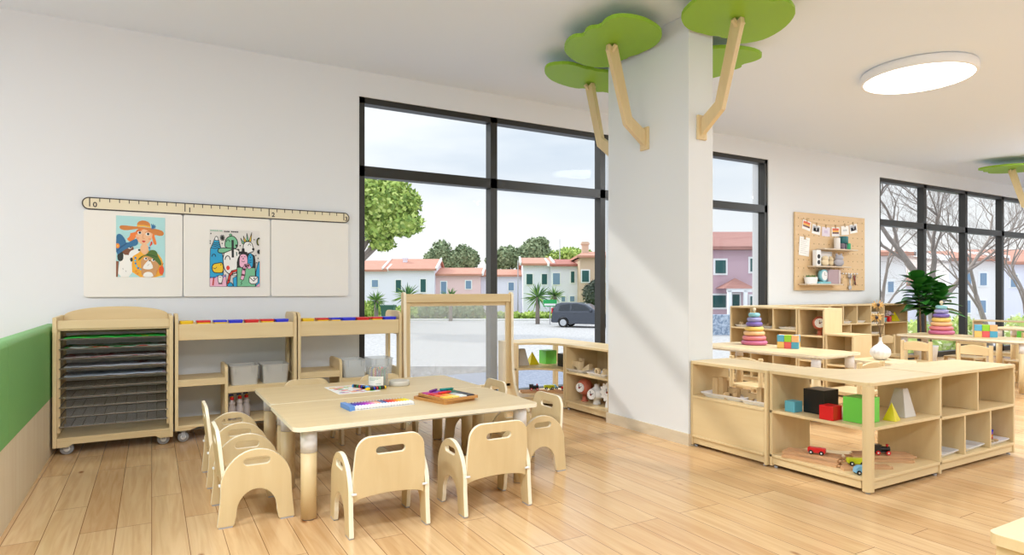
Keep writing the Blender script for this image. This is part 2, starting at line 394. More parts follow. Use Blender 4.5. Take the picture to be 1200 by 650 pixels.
# ============================================================= shelves
def side(mb, x0, x1, D, H, z0=.012, r=.02):
    mb.ext([[(0, z0), (D, z0), (D, H-r)]+arc(D-r, H-r, r, r, 0, 90, 4)[1:]+arc(r, H-r, r, r, 90, 180, 4)], 'yz', x0, x1)
def cabinet(name, label, loc, rz, W, D, H, shelves=(), dividers=(), back=True, group=None, base=.085, panel=None, T=.02):
    """low open cabinet; x = width, front at y 0; shelves z; dividers (x, z0, z1)"""
    t = thing(name, label, 'shelf', (loc[0], loc[1], 0), rz, group)
    for x in (0, W-T):
        m = MB(); m.box(x, x+T, .004, D-.004, .012, H-T); m.build('side_panel', birch_v, t, bevel=.003)
    MB().ext([rr(0, W, 0, D, .012, 3)], 'xy', H-T, H).build('top', [birch_x, birch_x], t, bevel=.005)
    MB().box(T, W-T, .0, D-.01, base-.018, base).build('bottom_board', birch_x, t, bevel=.003)
    MB().box(T, W-T, .012, .028, .022, base-.018).build('base_rail', birch_x, t, bevel=.002)
    for z in shelves:
        z, a, b_ = z if isinstance(z, tuple) else (z, T, W-T)
        MB().box(a, b_, .0, D-.012, z-.018, z).build('shelf_board', birch_x, t, bevel=.003)
    for x, z0, z1 in dividers: MB().box(x-.008, x+.008, .004, D-.012, z0, z1).build('divider', birch_v, t, bevel=.002)
    if back: MB().box(T, W-T, D-.012, D-.003, base, H-T).build('back_panel', birch_v, t)
    if panel: MB().box(T, W-T, .004, .018, panel[0], panel[1]).build('front_panel', birch_x, t, bevel=.002)
    for x in (.03, W-.03):
        for y in (.03, D-.03): MB().cyl((x, y, 0), (x, y, .012), .011, n=12).build('foot', grey_m, t)
    return t
def corner_unit(name, label, loc, rz, LX, LY, H=.605, D=.38, T=.02, zs=(.36,), base=.085):
    """outer post at (0,0), ends at (LX, *) and (*, LY), inner edge hollowed by a curve"""
    t = thing(name, label, 'shelf', (loc[0], loc[1], 0), rz)
    def plan(i=0):
        o = [(i, LY-T*.0)]+[(i, .05+i)]+arc(.05+i, .05+i, .05, .05, 180, 270, 5)[1:]+[(LX, i)]
        o += [(LX, D-i)]
        # concave curve from (LX, D) to (D, LY)
        n = 10; a, b, c = Vector((LX, D-i)), Vector((D-i+.01, D-i+.01)), Vector((D-i, LY))
        for k in range(1, n+1):
            s = k/n; p = a*(1-s)**2+b*2*s*(1-s)+c*s*s; o.append((p.x, p.y))
        return o
    MB().ext([plan(0)], 'xy', H-T, H).build('top', birch_x, t, bevel=.005)
    for z in zs: MB().ext([plan(.004)], 'xy', z-.018, z).build('shelf_board', birch_x, t, bevel=.003)
    MB().ext([plan(.004)], 'xy', base-.018, base).build('bottom_board', birch_x, t, bevel=.003)
    MB().box(LX-T, LX, .004, D-.004, .012, H-T).build('side_panel', birch_v, t, bevel=.003)
    MB().box(.004, D-.004, LY-T, LY, .012, H-T).build('side_panel', birch_v, t, bevel=.003)
    MB().ext([[(.0, .04)]+arc(.03, .03, .03, .03, 180, 270, 5)+[(.044, .0), (.044, .044), (.0, .044)]], 'xy', .012, H-T).build('corner_post', birch_v, t, bevel=.003)
    MB().box(.055, LX-T, .012, .028, .022, base-.018).build('base_rail', birch_x, t, bevel=.002)
    MB().box(.012, .028, .055, LY-T, .022, base-.018).build('base_rail', birch_y, t, bevel=.002)
    pl = plan(.012); inner = pl[-11:]
    m = MB()
    for (a, b), (c, d) in zip(inner, inner[1:]):
        v = Vector((c-a, d-b, 0)); nrm = Vector((-v.y, v.x, 0)).normalized()*.012
        p = [Vector((a, b, 0)), Vector((c, d, 0))]
        m.loft([[p[0]+nrm*k+Vector((0,0,z)) for k, z in ((0,.022),(1,.022),(1,base-.018),(0,base-.018))], [p[1]+nrm*k+Vector((0,0,z)) for k, z in ((0,.022),(1,.022),(1,base-.018),(0,base-.018))]])
    m.build('base_rail', birch_x, t)
    for x, y in ((.028, .028), (LX-.03, .03), (LX-.03, D-.03), (.03, LY-.03), (D-.03, LY-.03)):
        MB().cyl((x, y, 0), (x, y, .012), .012, n=12).build('foot', grey_m, t)
    return t
# near group
cabinet('low_shelf', 'low birch shelf with a closed lower front, beside the white pillar base', (3.33, 3.265), R(-90), .64, .38, .605, (.363,), (), False, panel=(.085, .345))
corner_unit('corner_shelf', 'birch corner shelf with coloured toy blocks and wooden train, nearest the viewer', (3.350, 1.982), 0, .738, .638)
cabinet('cubby_shelf', 'birch cubby shelf right of the corner shelf, trays in three lower cells', (4.09, 1.995), 0, .955, .38, .607, (.345,), ((.46, .345, .587), (.30, .085, .327), (.625, .085, .327)))
# by the window
corner_unit('corner_shelf', 'open birch corner shelf with a toy train, in front of the window', (3.725, 5.57), R(180), .70, .70)
cabinet('low_shelf', 'birch shelf holding three toy clocks, between window corner shelf and pillar', (3.345, 4.86), R(-90), .655, .38, .605, (.355,), (), True)
# far group
HF = .917
cabinet('cubby_shelf', 'tall birch cubby shelf with three upper cells, behind the far craft table', (6.2, 5.42), R(-90), .935, .32, HF, (.665, .40), ((.31, .665, .897), (.62, .665, .897), (.47, .40, .647), (.31, .085, .382), (.62, .085, .382)))
cabinet('narrow_shelf', 'narrow tall birch shelf holding the terracotta clock', (6.2, 4.475), R(-90), .315, .32, HF, (.62, .35), (), True)
cabinet('small_cabinet', 'small birch cabinet lower than its neighbour, left of the dried flowers', (6.2, 4.15), R(-90), .31, .33, .652, (.33,), (), True)
cabinet('cubby_shelf', 'birch shelf against the wall, mostly hidden behind the tall cubby shelf', (6.53, 5.2), 0, 1.345, .36, HF, (.65,), ((.7, .65, .897),))
cabinet('cubby_shelf', 'long birch cubby shelf against the wall below the pegboard', (7.885, 5.2), 0, 1.87, .36, HF, ((.655, .02, .944), (.40, .02, .944), (.776, .944, 1.262), (.63, .944, 1.262), (.485, .944, 1.262), (.655, 1.262, 1.85)), ((.298, .655, .897), (.615, .655, .897), (.944, .085, .897), (1.262, .085, .897), (.47, .40, .637)))
cabinet('window_shelf', 'low open birch shelf under the right window, glass behind it', (12.2, 5.45), R(-90), 2.3, .33, .61, (.33,), ((.8, .33, .59), (1.6, .33, .59)), False)

# ============================================================= bin shelves on castors
def castor(parent, x, y, r=.035):
    w_ = MB(); w_.lathe([(.001,-.012),(r*.9,-.012),(r,-.008),(r,.008),(r*.9,.012),(.001,.012)], (x, y, r), n=24, ax='y')
    o = w_.build('castor', mat('castor_tyre', (150, 150, 152), .45), parent)
    h = MB(); h.lathe([(.001,-.0135),(r*.5,-.0135),(r*.5,.0135),(.001,.0135)], (x, y, r), n=16, ax='y'); h.build('hub', white_m, o)
    b = MB(); b.box(x-.012, x+.012, y-.02, y-.015, r, 2*r+.012); b.box(x-.012, x+.012, y+.015, y+.02, r, 2*r+.012); b.box(x-.02, x+.02, y-.022, y+.022, 2*r+.006, 2*r+.014)
    b.build('fork', grey_m, o)
def bin_shelf(label, x0, W=.845, Y=5.14, D=.37):
    t = thing('bin_shelf', label, 'shelf', (x0, Y, 0), 0)
    T = .022; H = .933
    for x in (0, W-T):
        m = MB()
        o = [(0, .09), (0, H-.05)]+arc(.07, H-.05, .07, .05, 180, 90, 6)[1:]+arc(D-.07, H-.05, .07, .05, 90, 0, 6)+[(D, .09)]
        holes = []
        if x: holes = [[(.075, .45), (D-.075, .45), (D-.075, .73), (.075, .73)]]
        m.ext([o]+holes, 'yz', x, x+T, 0, 0); m.build('side_panel', birch_v, t, bevel=.004)
    MB().box(T, W-T, .008, .026, .742, .86).build('front_rail', birch_x, t, bevel=.003)
    MB().box(T, W-T, D-.026, D-.008, .742, .86).build('back_rail', birch_x, t, bevel=.003)
    MB().box(T, W-T, .026, D-.026, .742, .756).build('tray_board', birch_x, t)
    xd = .33
    MB().ext([[(.012, .125), (D-.012, .125), (D-.012, .50)]+arc(D-.06, .50, .048, .045, 0, 90, 4)[1:]+arc(.06, .50, .048, .045, 90, 180, 4)], 'yz', xd, xd+.022).build('divider', birch_v, t, bevel=.003)
    MB().box(T, xd, .012, D-.012, .437, .455).box(T, xd, .012, .03, .405, .437).build('upper_shelf', birch_x, t, bevel=.002)
    MB().box(xd+.022, W-T, .012, D-.012, .367, .385).box(xd+.022, W-T, .012, .03, .335, .367).build('middle_shelf', birch_x, t, bevel=.002)
    bt = MB(); bt.ext([rr(0, W, .002, D-.002, .01, 2)], 'xy', .107, .125); bt.ext([[(0, .107), (0, .088), (.10, .088)]+[(.15, .107)]+[(W-.15, .107), (W-.10, .088), (W, .088), (W, .107)][0:4]], 'xz', .006, .022)
    bt.build('bottom_board', birch_x, t, bevel=.002)
    for x in (.055, W-.055):
        for y in (.05, D-.05): castor(t, x, y, .036)
    return t
bin_shelf('birch storage shelf with red, blue and yellow lidded tubs, beside the drying rack', .145)
bin_shelf('birch storage shelf whose right end stands in front of the window', 1.0, .855)

# ============================================================= drying rack
def drying_rack():
    t = thing('drying_rack', 'wheeled birch drying rack with ten wire racks and children\'s paintings', 'drying rack', (-.572, 5.13, 0), 0)
    W, D, T = .705, .42, .024
    for x in (0, W-T):
        MB().ext([[(0, .055), (D, .055), (D, .93), (0, .925)]], 'yz', x, x+T).build('side_panel', birch_v, t, bevel=.005)
    MB().box(T, W-T, .012, .03, .845, .902).build('front_rail', birch_x, t, bevel=.003)
    MB().ext([[(T, .80), (W-T, .80), (W-T, .922)]+[(W/2+(W/2-T)*math.cos(a), .922+.066*math.sin(a)) for a in [math.pi*i/16 for i in range(1, 16)]]+[(T, .922)]], 'xz', D-.03, D-.012).build('arched_back_board', birch_x, t, bevel=.003)
    MB().box(T, W-T, .02, D-.03, .835, .848).build('top_board', birch_x, t)
    MB().box(T, W-T, .01, D-.01, .100, .118).build('bottom_board', birch_x, t, bevel=.002)
    MB().ext([[(T, .055), (.085, .055), (.11, .073), (W-.11, .073), (W-.085, .055), (W-T, .055), (W-T, .10), (T, .10)]], 'xz', .006, .024).build('base_rail', birch_x, t, bevel=.002)
    for x in (T, W-T-.016):
        MB().box(x, x+.016, .03, .05, .15, .83).build('rack_strip', birch_v, t); MB().box(x, x+.016, D-.06, D-.04, .15, .83).build('rack_strip', birch_v, t)
    zs = [.777, .710, .645, .580, .517, .452, .387, .322, .257, .192]
    for z in zs:
        m = MB(); x0, x1, y0, y1 = T+.014, W-T-.014, .0, D-.05
        rim = [(x0, y0, z), (x1, y0, z), (x1, y1, z), (x0, y1, z), (x0, y0, z)]
        for a, b in zip(rim, rim[1:]): m.cyl(a, b, .0035, n=6)
        for i in range(1, 10):
            x = x0+(x1-x0)*i/10; m.cyl((x, y0, z), (x, y1, z), .0022, n=5)
        for i in range(1, 13):
            y = y0+(y1-y0)*i/13; m.cyl((x0, y, z+.002), (x1, y, z+.002), .0012, n=4)
        m.build('wire_rack', steel_m, t)
    for x in (.075, W-.06):
        for y in (.05, D-.06): castor(t, x, y, .04)
    return t, zs
rack, RZ = drying_rack()
def paint_mat(name, base, cols, scale=7):
    m = bpy.data.materials.new(name); m.use_nodes = True; t = m.node_tree; b = t.nodes['Principled BSDF']; b.inputs['Roughness'].default_value = .6
    tc = t.nodes.new('ShaderNodeTexCoord'); last = srgb(base); prev = None
    for i, (c, thr) in enumerate(cols):
        nz_ = t.nodes.new('ShaderNodeTexNoise'); nz_.inputs['Scale'].default_value = scale*(1+.35*i); nz_.inputs['Detail'].default_value = 2
        mp_ = t.nodes.new('ShaderNodeMapping'); mp_.inputs['Location'].default_value = (i*3.7, i*1.9, i*5.1)
        rp = t.nodes.new('ShaderNodeValToRGB'); rp.color_ramp.elements[0].position = thr; rp.color_ramp.elements[1].position = thr+.02
        mxx = t.nodes.new('ShaderNodeMixRGB'); mxx.inputs[2].default_value = srgb(c)
        if prev is None: mxx.inputs[1].default_value = last
        else: t.links.new(prev.outputs[0], mxx.inputs[1])
        t.links.new(tc.outputs['Object'], mp_.inputs[0]); t.links.new(mp_.outputs[0], nz_.inputs[0]); t.links.new(nz_.outputs[0], rp.inputs[0]); t.links.new(rp.outputs[0], mxx.inputs[0])
        prev = mxx
    t.links.new(prev.outputs[0], b.inputs['Base Color']); return m
pm = [paint_mat('painting_green', (60, 220, 90), [((40, 200, 70), .5), ((250, 210, 60), .62), ((240, 120, 190), .68)], 9),
      paint_mat('painting_mixed', (200, 205, 200), [((20, 130, 50), .5), ((200, 60, 40), .6)], 8),
      paint_mat('painting_rose', (190, 180, 180), [((170, 80, 80), .56), ((60, 60, 70), .64)], 9),
      paint_mat('painting_pale', (205, 210, 218), [((170, 110, 110), .62)], 8),
      paint_mat('painting_grey', (196, 204, 216), [((160, 70, 70), .64), ((90, 100, 120), .66)], 8)]
pl_lab = ['bright green painting on the top wire rack', 'painting with dark green patch on the second wire rack', 'rose and grey painting on the third wire rack', 'pale painting on the fourth wire rack', 'grey blue painting on the fifth wire rack']
random.seed(4)
for i in range(5):
    m = MB(); z = RZ[i]+.0045; x0, x1 = -.51, .085
    nx = 14
    for k in range(nx):
        a, b = x0+(x1-x0)*k/nx, x0+(x1-x0)*(k+1)/nx
        h = [abs(math.sin(i*1.3+q*.9))*.004 for q in (k, k+1)]
        m.loft([[(a, 5.135, z+h[0]), (a, 5.47, z+h[0]), (a, 5.47, z+h[0]+.0015), (a, 5.135, z+h[0]+.0015)], [(b, 5.135, z+h[1]), (b, 5.47, z+h[1]), (b, 5.47, z+h[1]+.0015), (b, 5.135, z+h[1]+.0015)]])
    bmesh.ops.remove_doubles(m.bm, verts=m.bm.verts, dist=1e-5)
    tag(m.build('painting', pm[i]), pl_lab[i], 'painting', 'paintings drying in the rack')

# ============================================================= toddler chairs
def toddler_chair(label):
    t = thing('toddler_chair', label, 'chair', (0, 0, 0), 0, 'toddler chairs around the craft table')
    # x = width, y = from rear (0) to front; origin on the floor
    W, T = .385, .022
    def sidep():
        o = [(.0, .006), (.012, .12)]+arc(.172, .175, .160, .177, 168, 12, 16)+[(.332, .12), (.344, .006), (.272, .006), (.262, .05)]
        o += arc(.172, .06, .09, .105, 5, 175, 12)+[(.082, .05), (.072, .006)]
        return [o, slot(.172, .296, .118, .034)]
    for x in (-W/2, W/2-T): MB().ext(sidep(), 'yz', x, x+T, 0, 1).build('side_panel', [birch_v, edge_m], t, bevel=.003)
    # back rest, leaning a little
    hw = W/2-T-.001; tw = hw-.006
    o = [(-hw, .15)]+[(-hw, .30)]+arc(-tw+.068, .375, .068, .075, 180, 90, 8)+arc(tw-.068, .375, .068, .075, 90, 0, 8)+[(hw, .30), (hw, .15)]
    o += [(hw*math.cos(a)*.995, .15+.03*math.sin(a)) for a in [math.pi*i/12 for i in range(1, 12)]]
    b = MB().ext([o, slot(0, .383, .138, .034)], 'xz', -.009, .009, 0, 1)
    b.xf(Matrix.Translation((0, .052, 0))@Matrix.Rotation(R(6), 4, 'X')); 
    b.build('backrest', [birch_v, edge_m], t, bevel=.003)
    MB().ext([rr(-hw, hw, .06, .315, .015, 3)], 'xy', .195, .213, 0, 1).build('seat', [birch_x, edge_m], t, bevel=.003)
    for x in (-1, 1):
        MB().cyl((x*(W/2-.014), .012, .195), (x*(W/2-.036), .012, .195), .0055, n=12).build('bolt', steel_m if False else white_m, t)
        for y in (.036, .308): MB().box(x*(W/2-T/2)-.01, x*(W/2-T/2)+.01, y-.03, y+.03, 0, .0065).build('glide', grey_m, t)
    return t
tcs = [('toddler chair with its back to the viewer, left of the two at the table front', .948, 2.765, 0),
       ('toddler chair with its back to the viewer, right of the two at the table front', 1.504, 2.755, 0),
       ('toddler chair at the left end of the table, nearest the front leg', .262, 3.385, -90),
       ('toddler chair at the left end of the table, farther one towards the storage shelves', .262, 4.07, -90),
       ('toddler chair at the right end of the table, nearer the open floor', 2.212, 3.385, 90),
       ('toddler chair at the right end of the table, farther one by the easel', 2.212, 4.09, 90),
       ('toddler chair behind the table, left one below the storage tubs', 1.0, 4.83, 180),
       ('toddler chair behind the table, right one in front of the easel', 1.56, 4.83, 180)]
tc0 = None
for lab, x, y, a in tcs:
    if tc0 is None: tc0 = toddler_chair(lab); tc0.location = (x, y, 0); tc0.rotation_euler = (0, 0, R(a))
    else: dup(tc0, lab, (x, y, 0), R(a))

# ============================================================= tables
def table(label, x0, x1, y0, y1, z, legr=.0375, sleeve=.112, T=.022, inset=.085, r=.05, group=None, name='craft_table'):
    t = thing(name, label, 'table', ((x0+x1)/2, (y0+y1)/2, 0), 0, group)
    w, d = (x1-x0)/2, (y1-y0)/2
    MB().ext([rr(-w, w, -d, d, r, 8)], 'xy', z-T, z, 0, 1).build('tabletop', [birch_x if w > d else birch_y, edge_m], t, bevel=.006)
    fr = MB()
    for s in (-1, 1):
        fr.box(-w+inset, w-inset, s*(d-inset)-.008, s*(d-inset)+.008, z-T-.022, z-T)
        fr.box(s*(w-inset)-.008, s*(w-inset)+.008, -d+inset, d-inset, z-T-.022, z-T)
    fr.build('under_frame', white_m, t)
    for sx_ in (-1, 1):
        for sy in (-1, 1):
            cx, cy = sx_*(w-inset), sy*(d-inset)
            l = MB().cyl((cx, cy, .006), (cx, cy, z-T-sleeve), legr, n=28).build('leg', birch_v, t)
            MB().cyl((cx, cy, z-T-sleeve-.002), (cx, cy, z-T), legr+.0015, n=28).build('sleeve', legw_m, l)
            MB().cyl((cx, cy, 0), (cx, cy, .006), legr-.008, n=20).build('glide', grey_m, l)
    return t
TZ = .46
table('pale birch craft table nearest the viewer, marker set and wooden trays on it', .575, 1.93, 3.05, 3.755, TZ, group='craft tables pushed together')
table('pale birch craft table behind the nearer one, drawing and crayon jar on it', .585, 1.935, 3.765, 4.44, TZ, group='craft tables pushed together')
table('birch table just behind the corner shelf, ring tower and block cube on it', 4.80, 5.42, 3.27, 4.62, .563, inset=.075)
table('birch table in front of the right window, ring tower and block cube on it', 8.03, 8.65, 3.06, 4.44, .567, inset=.075)
table('birch table farthest away at the right edge, in front of the window shelf', 10.85, 11.45, 3.1, 4.6, .565, inset=.075)
table('small square birch side table carrying the white vase', 5.78, 6.2, 3.22, 3.64, .45, legr=.022, inset=.04, r=.02, name='side_table')
# bench corner, lower right
t = thing('low_bench', 'corner of a low birch bench at the lower right edge', 'bench', (1.93, .83, 0), 0)
MB().ext([rr(0, 1.0, -.6, 0, .03, 6)], 'xy', .43, .46).build('seat', birch_x, t, bevel=.008)
for x, y in ((.045, -.045), (.95, -.045), (.045, -.55), (.95, -.55)): MB().box(x-.03, x+.03, y-.03, y+.03, 0, .43).build('leg', birch_v, t, bevel=.006)

# ============================================================= post chairs at the far tables
def post_chair(label, loc, rz):
    t = thing('post_chair', label, 'chair', (loc[0], loc[1], 0), rz, 'post-back chairs at the far tables')
    W, D, sz = .34, .32, .28
    for x in (-W/2, W/2-.034):
        MB().ext([rr(0, .034, 0, .034, .008, 2)], 'xy', 0, .53).xf(Matrix.Translation((x, 0, 0))).build('back_post', birch_v, t, bevel=.006)
        MB().box(x, x+.034, D-.034, D, 0, sz-.016).build('leg', birch_v, t, bevel=.005)
    MB().ext([rr(-W/2-.005, W/2+.005, .02, D+.015, .03, 4)], 'xy', sz-.016, sz+.004).build('seat', birch_x, t, bevel=.005)
    o = [(-W/2+.034, .42), (W/2-.034, .42), (W/2-.034, .505)]+[(x, .505+.022*math.cos(x/(W/2-.034)*math.pi/2)) for x in [(.5-i/10)*(W-.068) for i in range(1, 10)]]+[(-W/2+.034, .505)]
    MB().ext([o], 'xz', .006, .024).build('crest_rail', birch_x, t, bevel=.004)
    MB().box(-W/2+.034, W/2-.034, .008, .022, .20, .235).build('lower_rail', birch_x, t, bevel=.003)
    st = MB()
    for y, z in ((D-.024, .12),): st.box(-W/2+.03, W/2-.03, y-.008, y+.008, z, z+.03)
    for x in (-W/2+.017, W/2-.017): st.box(x-.008, x+.008, .03, D-.03, .12, .15)
    st.build('stretcher', birch_x, t, bevel=.003)
    return t
pcs = [('post-back chair behind the low closed-front shelf, arched rail showing over it', (4.44, 3.72), -90),
       ('post-back chair at the left side of the ring tower table, half behind the pillar', (4.44, 4.30), -90),
       ('post-back chair at the near end of the ring tower table, just left of the vase', (5.04, 2.955), 0),
       ('post-back chair at the far table, left one, right of the vase', (7.60, 3.97), -90),
       ('post-back chair at the far table, right one, behind the cubby shelf', (7.60, 3.38), -90),
       ('post-back chair at the head of the far table, behind the dried flowers', (8.33, 4.72), 180),
       ('post-back chair on the window side of the far table, nearer end', (9.05, 3.4), 90),
       ('post-back chair on the window side of the far table, far end', (9.05, 4.05), 90),
       ('post-back chair at the farthest table by the right picture edge', (10.45, 3.9), -90)]
pc0 = None
for lab, l, a in pcs:
    if pc0 is None: pc0 = post_chair(lab, l, R(a))
    else: dup(pc0, lab, (l[0], l[1], 0), R(a))

# ============================================================= easel window frame
t = thing('easel_frame', 'tall birch painting easel with a clear panel, in front of the window', 'easel', (1.885, 5.20, 0), 0)
W = 1.10
for x in (0, W-.03):
    o = [(-.30, .006), (-.30, .03)]+[(-.30+.24*math.sin(R(a)), .03+.62*(1-math.cos(R(a)))**1.6*.55) for a in range(8, 91, 9)]
    o = [(-.32, .006), (-.32, .03), (-.22, .06), (-.13, .12), (-.07, .22), (-.035, .36), (-.02, .55), (-.02, 1.05)]+arc(.012, 1.06, .032, .032, 180, 0, 6)+[(.044, .5), (.06, .25), (.12, .1), (.2, .03), (.2, .006), (.1, .006), (0, .06), (-.12, .05), (-.2, .006)]
    MB().ext([o], 'yz', x, x+.028, 0, 1).build('side_board', [birch_v, edge_m], t, bevel=.004)
MB().box(.028, W-.03, -.012, .012, 1.0, 1.075).build('top_rail', birch_x, t, bevel=.003)
MB().box(.028, W-.03, .014, .034, .965, 1.02).box(.028, .07, .0, .03, .2, 1.0).box(W-.072, W-.03, .0, .03, .2, 1.0).box(.028, W-.03, .0, .03, .18, .23).build('inner_frame', birch_v, t, bevel=.003)
MB().box(.06, W-.06, .012, .017, .22, .97).build('clear_panel', frosted('acrylic', (232, 236, 238), .15, .2), t)
# ============================================================= things on the craft tables
def pt_r(x, y, c, s, ox, oy): return (ox+x*c-y*s, oy+x*s+y*c)
# marker set: a row of white pens in a case
a_ = math.atan2(3.345-3.324, 1.278-.932)
t = thing('marker_set', 'flat case of white felt pens in rainbow order, nearest the table front', 'marker set', (.925, 3.335, TZ), a_)
MB().box(.0, .365, 0, .155, 0, .004).build('tray', white_m, t, bevel=.001)
MB().box(-.012, .018, .0, .155, 0, .026).build('end_flap', mat('case_blue', (96, 146, 214), .4), t, bevel=.002)
PENC = [(60,90,190),(50,60,170),(90,50,170),(130,40,170),(160,40,180),(190,60,190),(210,110,180),(225,150,180),(240,190,170),(240,170,140),(110,130,170),(60,80,150),(200,40,40),(225,40,40),(240,90,50),(245,140,40),(250,180,30),(250,205,30),(250,220,40),(248,232,90)]
for i, c in enumerate(PENC):
    x = .026+i*.0172
    p = MB().cyl((x, .0, .0135), (x, .155, .0135), .0078, n=12).build('felt_pen', white_m, t)
    MB().cyl((x, .045, .0145), (x, .132, .0145), .0080, n=12).build('ink_sleeve', mat('ink_%d_%d_%d' % c, c, .4), p)
# wooden trays of clay sticks
tray_w = mat('honey_wood', (206, 150, 82), .4, noise=((8, 60, 60), .3, (184, 124, 60)))
def wood_tray(lab, x, y, z, rz, sticks):
    t = thing('wooden_tray', lab, 'tray', (x, y, z), rz)
    m = MB().ext([rr(-.12, .12, -.15, .15, .02, 4)], 'xy', 0, .008)
    m.ext([rr(-.12, .12, -.15, .15, .02, 4), rr(-.108, .108, -.138, .138, .014, 4)], 'xy', .008, .016)
    m.build('tray_body', tray_w, t, bevel=.002)
    if sticks:
        cols = [[(200,60,150),(150,60,170),(90,60,160),(40,130,90)], [(220,40,50),(200,30,40),(30,110,80),(40,90,70)], [(240,120,60),(250,170,60),(190,190,190),(60,60,70)], [(250,210,70),(250,225,110),(240,240,235),(50,45,50)]]
        for i in range(4):
            for j in range(4):
                c = cols[i][j]; px = -.078+j*.052; py = .095-i*.064
                MB().box(px-.023, px+.023, py-.029, py+.029, .009, .020).build('colour_block', mat('clay_%d_%d_%d' % c, c, .5), t, bevel=.002)
    return t
ang = math.atan2(3.249-3.215, 1.593-1.42)
wood_tray('lower wooden tray peeping out under the tray of colour blocks', 1.505, 3.44, TZ, ang+.10, False)
wood_tray('honey wood tray filled with square colour blocks, crayons lying on it', 1.522, 3.425, TZ+.0165, ang-.02, True)
for lab, c, x, y, r_ in (('purple crayon lying on the colour block tray', (130, 40, 140), 1.47, 3.52, .7), ('red crayon lying across the colour block tray', (220, 40, 40), 1.50, 3.42, .25), ('teal crayon at the back of the colour block tray', (30, 140, 130), 1.56, 3.53, .1)):
    m = MB().cyl((-.045, 0, .0), (.037, 0, .0), .0072, n=10).cyl((.037, 0, 0), (.05, 0, 0), .0072, .002, n=10)
    tag(m.build('crayon', mat('crayon_%d_%d_%d' % c, c, .45)), lab, 'crayon', None, (x, y, TZ+.0165+.020+.0073), r_)
# crayon jar
t = thing('crayon_jar', 'clear plastic jar packed with crayons, paper label on its front', 'jar', (1.315, 4.10, TZ), 0)
MB().lathe([(.001, 0), (.062, 0), (.066, .005), (.066, .135), (.0655, .1352), (.0635, .1352), (.0635, .006), (.001, .006)], n=40).build('jar_body', frosted('jar_plastic', (205, 205, 200), .12, .35), t)
random.seed(3)
CR = [(230,60,60),(240,150,40),(250,210,40),(60,160,80),(50,120,200),(140,60,160),(240,130,170),(40,60,120),(110,200,190),(120,80,50)]
for k in range(26):
    rr_ = .012+.042*math.sqrt(k/26); aa = k*2.4; x, y = rr_*math.cos(aa), rr_*math.sin(aa); h = .118+random.uniform(0, .016)
    c = CR[k % 10]
    m = MB().cyl((x, y, .008), (x*1.02, y*1.02, h-.012), .0062, n=8).cyl((x*1.02, y*1.02, h-.012), (x*1.02, y*1.02, h), .0062, .0025, n=8)
    tag(m.build('jar_crayon', mat('crayon_%d_%d_%d' % c, c, .45)), {0:'red',1:'orange',2:'yellow',3:'green',4:'blue',5:'purple',6:'pink',7:'navy',8:'pale teal',9:'brown'}[k % 10]+' crayon standing in the clear jar on the table', 'crayon', 'crayons in the jar', (1.315, 4.10, TZ))
lb = MB(); n_ = 14
for k in range(n_):
    a0, a1 = [R(-178+100*q/n_) for q in (k, k+1)]
    lb.quad([(.0668*math.cos(a), .0668*math.sin(a), z) for a, z in ((a0, .018), (a1, .018), (a1, .078), (a0, .078))])
lo = lb.build('paper_label', mat('label_paper', (240, 238, 228), .6), t)
ln = MB()
for z, k0, k1 in ((.066, 2, 12), (.059, 2, 10), (.052, 2, 7), (.028, 8, 12)):
    for k in range(k0, k1):
        a0, a1 = [R(-178+100*q/n_) for q in (k, k+.8)]
        ln.quad([(.0672*math.cos(a), .0672*math.sin(a), zz) for a, zz in ((a0, z), (a1, z), (a1, z+.0028), (a0, z+.0028))])
ln.build('print_lines', mat('print_green', (120, 150, 130), .6), lo)
tag(MB().lathe([(.001, 0), (.066, 0), (.070, .004), (.070, .030), (.066, .034), (.05, .034), (.048, .031), (.001, .031)], n=40).build('round_lid', frosted('lid_plastic', (225, 218, 205), .3, .85)), 'round translucent lid lying beside the crayon jar', 'lid', None, (1.463, 4.105, TZ))
# drawing
t = thing('colouring_sheet', 'colourful drawing on white paper, left of the crayon jar', 'drawing', (1.135, 4.09, TZ), R(2))
MB().box(-.135, .135, -.17, .17, 0, .001).build('paper', mat('paper', (245, 244, 240), .6), t)
random.seed(11)
blots = {}
for k in range(46):
    c = random.choice([(240,90,60),(250,190,50),(120,200,70),(60,170,220),(230,70,160),(250,140,40),(90,120,210)])
    blots.setdefault(c, []).append((random.uniform(-.10,.10), random.uniform(-.135,.135), random.uniform(.010,.026), random.uniform(.3,1)))
for i, (c, l) in enumerate(blots.items()):
    m = MB()
    for x, y, r_, s_ in l:
        m.bm.faces.new([m.bm.verts.new((x+r_*math.cos(q*.524)*(1+.2*math.sin(q*1.9)), y+r_*s_*math.sin(q*.524), .0012+i*.00012)) for q in range(12)])
    m.build('painted_patch', mat('ink2_%d_%d_%d' % c, c, .5), t)
def marker(lab, x, y, rz, tip):
    t = thing('paint_marker', lab, 'marker', (x, y, TZ+.011), rz)
    MB().lathe([(.001,-.062),(.009,-.062),(.0105,-.058),(.0105,.045),(.001,.045)], ax='x', n=16).build('barrel', black_m, t)
    MB().lathe([(.001,.045),(.0108,.045),(.0108,.058),(.005,.075),(.001,.077)], ax='x', n=16).build('tip', mat('marker_%d%d%d' % tip, tip, .4), t)
    MB().lathe([(.001,-.071),(.0108,-.071),(.0108,-.060),(.001,-.060)], ax='x', n=16).build('end_plug', mat('marker_%d%d%d' % tip, tip, .4), t)
    m = MB()
    for q, c in enumerate((0, 1, 2)): m.lathe([(.0103,-.03+q*.02),(.0108,-.03+q*.02),(.0108,-.022+q*.02),(.0103,-.022+q*.02)], ax='x', n=16, mi=q)
    m.build('bands', [green_m, red_m, blue_m], t)
